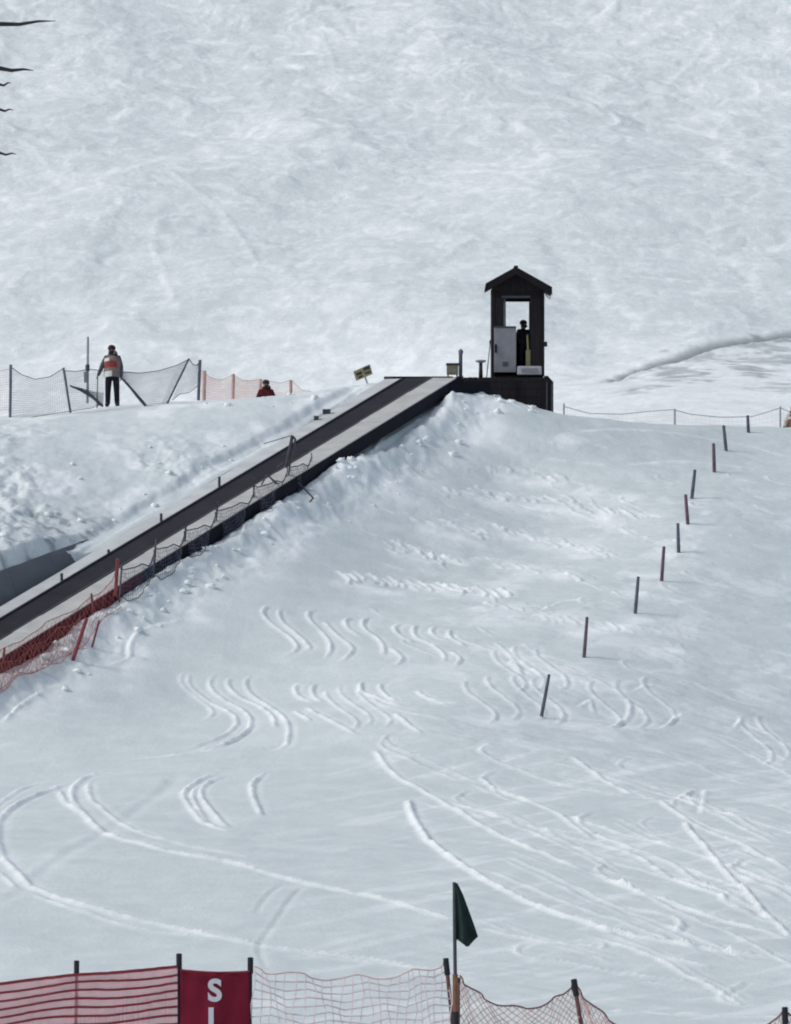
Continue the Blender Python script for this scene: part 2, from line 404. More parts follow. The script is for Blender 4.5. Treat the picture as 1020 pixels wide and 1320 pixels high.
for p, w, b in [
 ([(145,110),(190,165),(280,215),(370,270),(480,320),(600,370)], .16, .10),
 ([(280,215),(380,245),(520,300),(640,330)], .14, .06),
 ([(220,215),(230,260),(290,325),(370,380),(460,430),(560,470),(700,510),(850,540),(1040,562)], .18, .13),
 ([(600,370),(680,400),(800,440),(900,475),(1040,515)], .17, .11),
 ([(370,485),(500,515),(640,530)], .15, .07), ([(-50,535),(200,570),(400,590)], .14, .06),
 ([(800,260),(860,340),(930,410),(1040,515)], .13, .11), ([(750,225),(810,262),(900,300),(1040,380)], .15, .08),
 ([(560,125),(650,185),(700,210)], .15, .08), ([(440,140),(560,170),(700,200),(800,250)], .14, .05),
 ([(380,170),(410,210),(440,215)], .12, .06), ([(340,235),(450,265),(560,290),(700,330),(800,400),(950,440)], .16, .07),
 ([(660,435),(790,465),(805,485),(785,510)], .16, .08), ([(600,665),(800,672),(1040,680)], .17, .09),
 ([(690,545),(870,575)], .15, .07), ([(700,600),(860,620)], .13, .05), ([(630,80),(750,110),(900,170),(1040,205)], .14, .05),
 ([(480,420),(600,430),(700,455)], .13, .04), ([(560,510),(640,520),(630,535)], .13, .06), ([(860,200),(950,215),(1040,240)], .13, .05),
 ([(700,330),(780,350),(830,390),(900,420)], .15, .06), ([(820,250),(830,190)], .13, .04),
 ([(890,70),(910,45),(950,70),(1020,95)], .15, .07), ([(620,0),(690,10),(685,50),(640,70)], .15, .08), ([(560,20),(600,0),(610,40)], .13, .07),
 ([(705,60),(740,70),(780,35)], .15, .05), ([(850,330),(900,320),(960,345)], .13, .05), ([(940,600),(860,640),(980,650)], .14, .05) ]:
    track(z3, p, w, .04, b)
# chopped rows higher up
def chatter(x0, y0, x1, y1, n, amp=14, w=.10, b=.055):
    for i in range(n):
        u = (i + random.uniform(-.3, .3))/n; x = x0+(x1-x0)*u; y = y0+(y1-y0)*u + random.gauss(0, 6)
        k = random.uniform(.6, 1.3)
        if random.random() < .6: q = [(x-8*k, y-amp*.3*k), (x, y), (x+16*k, y+amp*.5*k), (x+26*k, y+amp*k), (x+16*k, y+amp*1.3*k)]
        else: q = [(x, y-amp*.2), (x+18*k, y+amp*.4*k), (x+40*k, y+amp*.8*k)]
        track(z4, q, w*random.uniform(.8, 1.5), .03, b*random.uniform(.5, 1.3), -1, random.uniform(1.0, 2.0))
def soft_row(pts, w=.45, v=.8):
    carve(X, Y, Zn, xs, ys, [hit(*z4(p)) for p in pts], w, 0, .015, -1, None, 0, Ln, v)
for pts in [[(450,88),(520,100),(600,112),(700,122)], [(400,150),(520,178),(640,190),(760,205),(860,215)], [(720,130),(800,150),(900,175)], [(270,228),(350,250),(470,275)], [(490,248),(600,270),(720,300),(820,310)],
            [(200,298),(280,320),(380,340)], [(480,332),(600,345),(760,380)], [(80,375),(160,400),(280,420)], [(280,390),(400,410),(540,425)], [(460,450),(530,462)], [(700,60),(620,20)],
            [(560,600),(700,640),(850,690)], [(840,560),(930,550),(1000,560)], [(640,520),(760,500),(860,470)], [(860,400),(940,420),(1020,440)], [(900,300),(1000,320)], [(830,350),(960,370)]]: soft_row(pts)
chatter(450, 85, 700, 120, 20, 14, .12, .08); chatter(340, 140, 900, 215, 40, 14, .12, .08); chatter(280, 225, 470, 270, 18, 14, .12, .085); chatter(480, 245, 800, 310, 20, 14, .12, .07)
chatter(200, 290, 400, 345, 19, 16, .12, .085); chatter(440, 330, 760, 380, 16, 12, .11, .06); chatter(80, 370, 540, 420, 26, 22, .13, .10); chatter(450, 440, 640, 470, 8)
chatter(600, 480, 1000, 520, 14, 14, .12, .05); chatter(800, 250, 1000, 300, 10, 12, .12, .05)
chatter(620, 20, 800, 40, 4, 14, .1, .03)
for p in [[(490,540),(540,580),(570,640)], [(450,490),(560,490)], [(600,470),(660,440),(740,430)], [(840,680),(900,660),(1000,700)], [(930,570),(1000,600)], [(640,600),(700,620),(830,690)], [(480,490),(600,480),(640,470)]]:
    track(z4, p, .14, .04, .06)
# creases in the snow beside the lift
for p in [[(800,670),(650,700),(570,750),(545,820),(560,850),(450,885)], [(640,845),(560,850)], [(180,990),(60,1050),(0,1130)], [(880,470),(700,520),(600,600)]]:
    track(z5, p, .15, .08, .10, 1)
for q in [[(560,545),(500,570),(470,600)], [(480,570),(455,585),(440,600)], [(640,512),(600,520),(540,545),(500,565)]]:
    track(lambda p: p, q, .14, .05, .09, 1)
for q in [[(735,558),(820,552),(950,568),(1030,590)], [(800,600),(880,590),(1000,605)], [(700,590),(790,600)]]:
    track(lambda p: p, q, .22, .03, .05, -1)
# further faint turns and runs crossing the lower right and the middle of the slope
for k in range(34):
    x_ = random.uniform(430, 1000); y_ = random.uniform(930, 1230)
    if y_ > 1000 + (x_-430)*1.3: continue
    L_ = random.uniform(90, 330); a_ = random.uniform(.16, .46); c_ = random.uniform(-.0009, .0009); h_ = random.choice((0, 0, 1))
    q = [(x_+u*L_, y_+a_*u*L_ + c_*(u*L_)**2) for u in np.linspace(0, 1, 6)]
    if h_: q = [(x_+18, y_-16), (x_-4, y_-8)] + q
    track(lambda p: p, q, random.uniform(.10, .16), .03, random.uniform(.035, .075))
    if random.random() < .5: track(lambda p: p, [(p[0]+6, p[1]-5) for p in q], .10, .03, random.uniform(.03, .06))
for k in range(60):
    x_ = random.uniform(470, 1000); y_ = random.uniform(600, 930); e = .5 + (y_-600)/330
    q = [(x_+8*e, y_-5*e), (x_, y_-3*e), (x_+5*e, y_+2*e), (x_+24*e, y_+9*e), (x_+46*e, y_+16*e), (x_+75*e, y_+20*e)][random.choice((0, 1, 2)):random.choice((4, 5, 6))]
    track(lambda p: p, q, random.uniform(.10, .15), .03, random.uniform(.03, .06))
for (x_, y_, n_, dx_) in [(240, 875, 1, 20), (600, 880, 4, 30), (760, 885, 3, 34), (640, 840, 3, 26), (420, 890, 3, 24), (960, 930, 2, 22)]:
    for k in range(n_):
        x2 = x_+dx_*k+random.uniform(-4, 4); y2 = y_+random.uniform(-5, 5)
        track(lambda p: p, [(x2+16, y2-6), (x2, y2-3), (x2+4, y2+10), (x2+22, y2+24), (x2+40, y2+36), (x2+44, y2+48), (x2+30, y2+56)], .13, .04, .06)
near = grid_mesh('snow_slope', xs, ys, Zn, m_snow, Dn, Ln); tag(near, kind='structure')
def ground(x, y):
    i = int(np.clip(np.searchsorted(xs, x), 0, len(xs)-1)); j = int(np.clip(np.searchsorted(ys, y), 0, len(ys)-1))
    return float(Zn[j, i])

# mountain behind
xf = np.unique(np.concatenate([np.linspace(-1500, -120, 30), np.linspace(-120, -52, 50), np.arange(-52, 52, .22), np.linspace(52, 120, 50), np.linspace(120, 1500, 30)]).round(4))
yf = np.unique(np.concatenate([np.arange(189, 330, 2.0), np.arange(330, 440, .5), np.arange(440, 560, .28), np.linspace(560, 700, 90), np.linspace(700, 2600, 60)]).round(4))
XF, YF = np.meshgrid(xf, yf)
ZF = far_base(XF, YF)
g = sst(345, 450, YF)
wx = fbm(XF/9, YF/9, 3)*5; wy = fbm(XF/9+40, YF/9+7, 3)*5
ZF += g*(.8*fbm(XF/22+wx*.06, YF/26, 3) + .20*np.abs(fbm((XF+wx)/7, (YF+wy)/10, 4, .42)) + .03*fbm(XF/1.6, YF/2.4, 3))
ZF += sst(470, 520, YF) * .14*np.abs(fbm((XF+wx)/3.0, (YF+wy)/3.4, 3))
ZF += (1-sst(455, 480, YF))*g*.18*fbm(XF/12, YF/1.8, 3)
dirt = np.zeros_like(ZF)
up_ = sst(455, 500, YF)
LF = .12 + .30*sst(.0, .6, np.abs(fbm((XF+wx)/5.0, (YF+wy)/7.0, 5, .6)))*(.35+.65*up_) + .20*sst(.1, .55, fbm((XF+2*wx)/16, (YF+2*wy)/5.5+9, 5, .6))
LF += .30*up_*sst(.05, .5, fbm((XF+wx)/1.6, (YF+wy)/3.6, 4, .6))*sst(-.1, .4, fbm(XF/18, YF/26, 2))
LF += .34*sst(.05, .5, fbm((XF+.5*wx)/2.4, (YF+.5*wy)/3.2+5, 5, .65))
LF += .22*sst(.0, .5, fbm(XF/.9, YF/1.6+5, 3, .6))
LF += (1-sst(415, 445, YF))*.45
def far_track(pts, w, depth, berm, side=-1, ev=0.0):
    if ev == 0: w *= .9; depth *= .03; berm *= .16
    carve(XF, YF, ZF, xf, yf, [hit(px, py, 300, 620, far_base) for px, py in pts], w, depth, berm, side, dirt, ev, LF, .55 if ev == 0 else 0)  # far tracks drawn mostly by painted brightness, with hardly any relief
far_track([(760,497),(800,485),(857,468),(904,454),(967,446),(1022,432),(1080,420)], .65, .45, .15, -1, .9)
far_track([(860,471),(900,462),(930,458)], .5, .3, .1, -1, .5)
far_track([(810,506),(850,497),(900,490),(930,488)], .4, .2, .1, -1, .5)
for q in [(250,60,275,110),(410,45,440,90),(560,40,585,95),(700,60,760,40),(850,110,900,60),(480,180,560,165),(620,150,700,170),(780,230,900,210),(330,430,480,425),(60,330,140,340),(90,420,240,405),(560,330,610,300),(900,300,980,280)]:
    far_track([(q[0],q[1]),((q[0]+q[2])/2+8,(q[1]+q[3])/2-5),(q[2],q[3])], .6, .2, .45)
far_track([(110,150),(200,150),(300,143),(400,141)], .6, .2, .5)
far_track([(225,225),(265,250),(300,275),(325,310),(345,345)], .6, .2, .5)
far_track([(245,277),(212,285),(205,315),(222,345),(235,390)], .6, .2, .5)
far_track([(230,340),(330,320),(400,300)], .6, .2, .4)
far_track([(30,175),(60,190),(90,240)], .6, .2, .4)
far_track([(600,230),(560,245),(540,262)], .6, .2, .4); far_track([(640,330),(760,325),(900,335),(1020,330)], .6, .1, .3)
# bare patches showing through thin snow on the right
pxf = CX + XF/YF*F_PX; pyf = HOR - ZF/YF*F_PX
def wpatch(px, py, rx, ry, amt):
    c = hit(px, py, 300, 620, far_base); c2 = hit(px, py-ry, 300, 620, far_base); c3 = hit(px, py+ry, 300, 620, far_base)
    sx = rx/F_PX*c.y; sy = max(1.5, abs(c2.y-c3.y)/2)
    n = fbm(XF/2.2+px, YF/1.4, 4)
    return amt*sst(.1, .9, 1.15 - np.hypot((XF-c.x)/sx, (YF-c.y)/sy) + n*1.5)
for a in [(960,452,60,5,.5),(1000,442,40,7,.6),(900,464,50,4,.4),(870,484,44,9,.6),(838,500,30,3,.45),(965,479,34,9,.6),(1000,470,50,8,.5),(1010,500,40,5,.4),(1010,494,25,3,.5),(940,520,60,3,.15),(810,507,24,3,.35),(990,452,30,4,.35),(920,466,20,2,.3)]:
    dirt = np.maximum(dirt, wpatch(*a)*1.0)
mount = grid_mesh('snowy_mountain_slope', xf, yf, ZF - .01, m_snow_far, dirt, LF); tag(mount, kind='structure')

# ------------------------------------------------------------ materials
m_black = mat('dark_stained_wood', (.012, .009, .011), .75, .3, 4, stretch=(1, 1, .15), bump=.3)
m_black2 = mat('weathered_dark_boards', (.018, .015, .017), .8, .35, 5, stretch=(4, 4, .3), bump=.4)
m_roof = mat('dark_roofing_felt', (.011, .010, .012), .85, .25, 12, bump=.3)
m_grey = mat('grey_painted_panel', (.24, .24, .26), .55, .1, 5)
m_greyd = mat('dull_dark_metal', (.07, .07, .08), .5, .2, 6, metal=.4)
m_belt = mat('ribbed_rubber_belt', (.030, .030, .036), .75, .3, 1.2, bump=.4)
m_belt2 = mat('belt_rib_rubber', (.024, .024, .029), .75, .2, 8)
m_pale = mat('frosted_white_panel', (.50, .50, .47), .6, .12, 2.0)
m_pale2 = mat('snow_dusted_edge_panel', (.55, .565, .55), .7, .12, 1.5)
m_grpan = mat('grey_edge_panel', (.30, .31, .34), .6, .15, 2.0)
m_skirt = mat('black_side_skirt', (.006, .006, .013), .8, .3, 3)
m_skirtr = mat('dark_red_side_sheet', (.085, .012, .020), .7, .35, 4)
m_sign = mat('yellow_grey_board', (.26, .23, .13), .6, .15, 8)
m_signd = mat('dark_print', (.04, .04, .04), .6, .2, 8)
m_redpole = mat('dull_red_pole', (.22, .05, .06), .5, .25, 8)
m_mauve = mat('faded_slope_pole', (.135, .085, .105), .5, .3, 7)
m_bluegrey = mat('blue_grey_slope_pole', (.105, .105, .14), .5, .3, 7)
m_netg = mat('grey_blue_net_cord', (.10, .11, .15), .8, .2, 10)
m_netd = mat('dark_net_hem', (.07, .075, .10), .8, .2, 10)
m_netp = mat('faded_orange_net_cord', (.58, .38, .33), .8, .2, 10)
m_netr = mat('red_net_cord', (.40, .13, .11), .7, .25, 10)
m_nete = mat('pink_white_net_cord', (.66, .56, .56), .8, .15, 10)
m_post = mat('dark_post_top', (.020, .020, .028), .5, .2, 9)
m_postb = mat('brown_post', (.16, .075, .07), .6, .25, 9)
m_postg = mat('blue_grey_post', (.13, .14, .18), .6, .2, 9)
m_orange = mat('orange_brown_shaft', (.20, .095, .06), .5, .25, 9)
m_pinkpost = mat('faded_orange_post', (.50, .33, .27), .6, .2, 9)
m_banner = mat('dark_red_banner_cloth', (.17, .006, .024), .65, .15, 5, bump=.2)
m_letter = mat('pale_grey_letters', (.62, .60, .64), .6, .06, 8)
m_strap = mat('dark_red_strap', (.22, .03, .04), .6, .2, 7)
m_pinkf = mat('pink_fence_mesh', (.92, .52, .53), .7, .12, 7)
m_flag = mat('black_green_flag_cloth', (.012, .026, .024), .75, .3, 9, bump=.2)
m_bark = mat('dark_twig_bark', (.045, .04, .04), .9, .3, 12, bump=.5)
m_skin = mat('skin', (.33, .19, .14), .5, .08, 10)
m_conc = mat('snow_crusted_step', (.42, .42, .44), .8, .15, 8)
m_white = mat('white_cloth', (.62, .62, .60), .8, .08, 8)

# ------------------------------------------------------------ nets
def lerp(a, b, u): return a + (b-a)*u
def net(parent, top, bot, ds, nh, r, m, rt=None, name='netting', slack=0.0, diag=False, mhem=None):
    """cord net between two polylines with equal point counts"""
    def along(pl, u):
        k = min(int(u*(len(pl)-1)), len(pl)-2); return pl[k].lerp(pl[k+1], u*(len(pl)-1)-k)
    L = sum((b-a).length for a, b in zip(top[:-1], top[1:])); nv = max(3, int(L/ds)); mb = MB()
    def pt(u, v):
        p = along(bot, u).lerp(along(top, u), v)
        if slack: p = p + Vector((slack*.45*math.sin(u*27+v*8)+slack*.25*math.sin(u*61-v*13), slack*math.sin(u*9+v*4), slack*.6*math.sin(u*23+v*9)))
        return p
    if diag:
        st = nh/nv
        for k in range(-nh, nv+1):
            for sgn in (1, -1):
                pts = []
                for q in range(nh+1):
                    uu = (k+q)/nv if sgn > 0 else (k+nh-q)/nv
                    if 0 <= uu <= 1: pts.append(pt(uu, q/nh))
                if len(pts) > 1: mb.tube(pts, r, 3, 0, False)
    else:
        for k in range(nv+1):
            mb.tube([pt(k/nv, q/6) for q in range(7)], r, 3, 0, False)
        for q in range(1, nh):
            mb.tube([pt(k/(nv//2 or 1), q/nh) for k in range((nv//2 or 1)+1)], r, 3, 0, False)
    o = mb.build(name, m, parent)
    if rt:
        h = MB(); n2 = max(8, len(top)*3)
        h.tube([pt(k/n2, 1) for k in range(n2+1)], rt, 5, 0, False); h.build('hem_cord', mhem or m, parent)
        h = MB(); h.tube([pt(k/n2, 0) for k in range(n2+1)], rt*.8, 5, 0, False); h.build('hem_cord', mhem or m, parent)
    return o
def pl(pts, d):
    """points given at the photograph's pixel and a distance"""
    return [P(p[0], p[1], p[2] if len(p) > 2 else d) for p in pts]
def dens(pts, n=5):
    out = []
    for i in range(len(pts)-1):
        for k in range(n): out.append(pts[i].lerp(pts[i+1], k/n))
    out.append(pts[-1]); return out
def rod(parent, a, b, r, m, name='post', n=8, capm=None, capl=.12, r2=None):
    a = Vector(a); b = Vector(b); mb = MB(); mb.tube([a, a.lerp(b, .5), b], [r, r, r2 or r], n)
    o = mb.build(name, m, parent, smooth=False)
    if capm:
        d = (b-a).normalized(); c = MB(); c.tube([b-d*capl, b+d*.012, b+d*.02], [r*1.45, r*1.45, r*1.0], n)
        if parent is None: pass
        c.build('post_cap', capm, o if parent is not None else None)
    return o

# ------------------------------------------------------------ operator's hut and its platform
YH = 136.0; K = F_PX/YH
def hx(px): return (px-CX)/K
def hz(py): return (HOR-py)/K
hut = empty('lift_hut', (hx(668), YH, hz(485)), 'narrow dark wooden lift operator hut with peaked roof standing at the top of the conveyor', 'hut')
D = 1.55
x0, x1, zb, zt = hx(634), hx(702), hz(485), hz(375)
def part_box(name, a, b, m, parent=hut, bev=.006):
    mb = MB(); mb.box(a, b); return mb.build(name, m, parent, bev)
pw = .10
for (xx, yy) in ((x0, YH), (x1-pw, YH), (x0, YH+D-pw), (x1-pw, YH+D-pw)):
    part_box('corner_post', (xx, yy, zb), (xx+pw, yy+pw, zt), m_black)
# side walls: vertical boards
for side, xx in ((0, x0+.012), (1, x1-.042)):
    w = MB(); n = 8
    for i in range(n):
        a = YH+pw+.004 + (D-2*pw-.008)*i/n; b = YH+pw+.004+(D-2*pw-.008)*(i+1)/n - .008
        w.box((xx, a, zb+.02), (xx+.03, b, zt))
    w.build('side_wall', m_black2, hut)
# rear wall up to the window
part_box('rear_wall', (x0+pw+.003, YH+D-.045, zb+.02), (x1-pw-.003, YH+D-.015, hz(425)), m_black2)
part_box('rear_window_jamb', (x0+pw+.003, YH+D-.045, hz(424.7)), (hx(650), YH+D-.015, hz(383)), m_black2)
part_box('rear_window_jamb', (hx(684), YH+D-.045, hz(424.7)), (x1-pw-.003, YH+D-.015, hz(383)), m_black2)
part_box('rear_lintel', (x0+pw+.003, YH+D-.045, hz(382.8)), (x1-pw-.003, YH+D-.015, zt+.02), m_black2)
# front
part_box('front_window_jamb', (x0+pw+.002, YH+.012, hz(423)), (hx(650), YH+.05, hz(384)), m_black2)
part_box('front_window_jamb', (hx(683.5), YH+.012, zb+.02), (x1-pw-.002, YH+.05, hz(384)), m_black2)
part_box('front_lintel', (x0+pw+.002, YH+.012, hz(383.8)), (x1-pw-.002, YH+.06, zt), m_black)
part_box('window_trim', (hx(650)+.004, YH+.02, hz(423)), (hx(652.3), YH+.07, hz(384.5)), m_greyd)
part_box('window_trim', (hx(647), YH-.01, hz(384.5)), (hx(684), YH+.008, hz(381)), m_greyd)
gb = MB(); gb.prism([(x0, YH+.02, zt+.004), (x1, YH+.02, zt+.004), (x1, YH+.02, hz(371)), (hx(665), YH+.02, hz(348.5)), (x0, YH+.02, hz(367.5))], (0, .04, 0)); gb.build('front_gable', m_black2, hut)
gb = MB(); gb.prism([(x0, YH+D-.06, zt+.004), (x1, YH+D-.06, zt+.004), (x1, YH+D-.06, hz(371)), (hx(665), YH+D-.06, hz(348.5)), (x0, YH+D-.06, hz(367.5))], (0, .04, 0)); gb.build('rear_gable', m_black2, hut)
ax, az = hx(665), hz(345)
for name, (ex, ez) in (('roof_panel', (hx(626), hz(366.5))), ('roof_panel', (hx(711.5), hz(371)))):
    th = .085
    r_ = MB(); r_.prism([(ax, YH-.28, az), (ex, YH-.28, ez), (ex, YH-.28, ez-th), (ax, YH-.28, az-th)], (0, D+.5, 0))
    ro = r_.build(name, m_roof, hut, .004)
    fb = MB(); fb.prism([(ax, YH-.305, az-.015), (ex, YH-.305, ez-.015), (ex, YH-.305, ez-.24), (ax, YH-.305, az-.22)], (0, .022, 0))
    fb.build('barge_board', m_black, ro)
part_box('ridge_cap', (ax-.06, YH-.31, az-.02), (ax+.06, YH+D+.24, az+.03), m_roof)
# eave bracket and its lamp on the right
br = MB(); br.tube([(hx(703), YH-.1, hz(380)), (hx(709), YH-.1, hz(386)), (hx(710), YH-.1, hz(378))], .018, 6); br.build('eave_bracket', m_greyd, hut)
sb = MB(); sb.box((x1+.004, YH+.1, hz(446)), (x1+.09, YH+.25, hz(440))); sb.build('junction_box', m_greyd, hut, .01)
# grey half door with handle and vent, doorway threshold
door = part_box('half_door', (hx(637), YH-.035, hz(480)), (hx(665.5), YH+.008, hz(421)), m_grey, hut, .01)
part_box('door_rim', (hx(637), YH-.05, hz(423)), (hx(665.5), YH-.037, hz(420.6)), m_greyd, door)
part_box('handle', (hx(638), YH-.075, hz(455)), (hx(640.6), YH-.037, hz(444)), m_skirt, door, .008)
vt = MB()
for k in range(4): vt.box((hx(648), YH-.05, hz(472)+k*.035), (hx(655), YH-.037, hz(472)+k*.035+.016))
vt.build('vent', m_signd, door)
part_box('floor', (x0+pw, YH+.02, zb-.02), (x1-pw, YH+D-.05, zb+.018), m_black2)
stp = MB(); stp.box((hx(667), YH-.32, hz(484)), (hx(698), YH-.06, hz(473))); stp.build('doorstep', m_conc, hut, .02)
pl_ = MB(); pl_.box((hx(672), YH-.345, hz(481)), (hx(693), YH-.33, hz(476))); pl_.build('step_plate', m_grey, hut)

plat = empty('hut_platform', (hx(650), YH, hz(540)), 'dark boarded platform under the hut, half buried in piled snow', 'platform')
zt2 = hz(486)
yf0 = YH-.55
KF = F_PX/yf0
def fx(px): return (px-CX)/KF
def fz(py): return (HOR-py)/KF
# deck planks
xa, xb = fx(578), fx(706); nb = 20
for k in range(nb):
    a = xa+(xb-xa)*k/nb
    mb = MB(); mb.box((a, yf0, fz(490.5)), (a+(xb-xa)/nb-.008, YH+D+.2, fz(486.5)+random.uniform(-.004, .004))); mb.build('deck_plank', m_black2, plat)
# skirt boards on the front: horizontal
for k in range(6):
    z_ = fz(491)-.235*(k+1)
    mb = MB(); mb.box((fx(572), yf0+.02+random.uniform(0, .008), z_+.008), (fx(700), yf0+.055, z_+.233)); mb.build('skirt_board', m_black2, plat, .004)
part_box('skirt_backing', (fx(573), yf0+.06, fz(556)), (fx(704), yf0+.09, fz(491)), m_black, plat)
for px in (585, 622, 662, 700):
    mb = MB(); mb.box((fx(px), yf0-.035, fz(556)), (fx(px)+.07, yf0+.018, fz(491))); mb.build('skirt_post', m_black, plat, .004)
# chamfered end panel
e = MB(); e.prism([(fx(702), yf0-.02, fz(556)), (fx(713.5), yf0-.02, fz(556)), (fx(713.5), yf0-.02, fz(492.5)), (fx(706.3), yf0-.02, fz(484.5)), (fx(702), yf0-.02, fz(484.5))], (0, 2.2, 0))
e.build('end_panel', m_black, plat, .005)
part_box('end_trim', (fx(704), yf0-.05, fz(552)), (fx(706), yf0-.022, fz(492)), m_greyd, plat)
part_box('end_trim', (fx(710.5), yf0-.05, fz(552)), (fx(713), yf0-.022, fz(494)), m_greyd, plat)

# things on the platform
t = empty('control_box', (fx(582), YH-.3, fz(483)), 'small yellow-grey control box at the top end of the conveyor', 'control box')
mb = MB(); mb.box((fx(576), YH-.4, fz(482)), (fx(591), YH-.2, fz(470))); cbx = mb.build('casing', m_sign, t, .01)
mb = MB(); mb.box((fx(575.3), YH-.42, fz(470)), (fx(591.6), YH-.18, fz(467.5))); mb.build('lid', m_signd, t, .005)
mb = MB(); mb.box((fx(577.5), YH-.412, fz(479)), (fx(589), YH-.402, fz(476))); mb.build('label_plate', m_grey, t)
for px in (577, 588.5):
    mb = MB(); mb.box((fx(px), YH-.35, fz(486.3)), (fx(px)+.04, YH-.25, fz(482.2))); mb.build('foot', m_signd, t)
t = empty('stop_post', (fx(594), YH-.35, fz(486)), 'short mauve post with rounded top beside the control box', 'post')
mb = MB(); mb.tube([(fx(594), YH-.35, fz(486)), (fx(594), YH-.35, fz(458)), (fx(594.3), YH-.35, fz(452)), (fx(594.3), YH-.35, fz(449.5))], [.055, .055, .075, .03], 10); mb.build('shaft', m_bluegrey, t, smooth=True)
mb = MB(); mb.tube([(fx(594), YH-.35, fz(486)), (fx(594), YH-.35, fz(484.5))], .09, 10); mb.build('base', m_post, t)
t = empty('flat_top_bollard', (fx(620), YH-.4, fz(491)), 'dark bollard with a flat pale disc top in front of the hut', 'bollard')
mb = MB(); mb.tube([(fx(620), YH-.4, fz(489.5)), (fx(620), YH-.4, fz(467))], [.065, .05], 10); mb.build('stem', m_post, t, smooth=True)
mb = MB(); mb.tube([(fx(620), YH-.4, fz(467)), (fx(620), YH-.4, fz(465.5)), (fx(620), YH-.4, fz(463.8))], [.09, .15, .155], 14); mb.build('top_disc', m_grpan, t)
t = empty('leaning_pole', (fx(627), YH-.45, fz(486)), 'thin pale pole leaning against the left side of the hut', 'pole')
mb = MB(); mb.tube([(fx(627.5), YH-.45, fz(486)), (fx(632.5), YH-.12, fz(440))], .018, 6); mb.build('shaft', m_grpan, t)
mb = MB(); mb.tube([(fx(632.3), YH-.13, fz(441)), (fx(632.8), YH-.11, fz(437))], .026, 6); mb.build('grip', m_post, t)

# ------------------------------------------------------------ people
def skin_mesh(J, E, R, sub=1):
    me = bpy.data.meshes.new('tmp'); me.from_pydata([J[k] for k in J], [(list(J).index(a), list(J).index(b)) for a, b in E], [])
    o = bpy.data.objects.new('tmp', me); COL.objects.link(o)
    o.modifiers.new('s', 'SKIN'); s = o.modifiers.new('u', 'SUBSURF'); s.levels = sub; s.render_levels = sub
    for i, k in enumerate(J):
        me.skin_vertices[0].data[i].radius = (R[k][0], R[k][1]) if isinstance(R[k], tuple) else (R[k], R[k])
        me.skin_vertices[0].data[i].use_root = (k == 'pelvis')
    bpy.context.view_layer.update()
    dg = bpy.context.evaluated_depsgraph_get()
    r = bpy.data.meshes.new_from_object(o.evaluated_get(dg)); bpy.data.objects.remove(o); return r

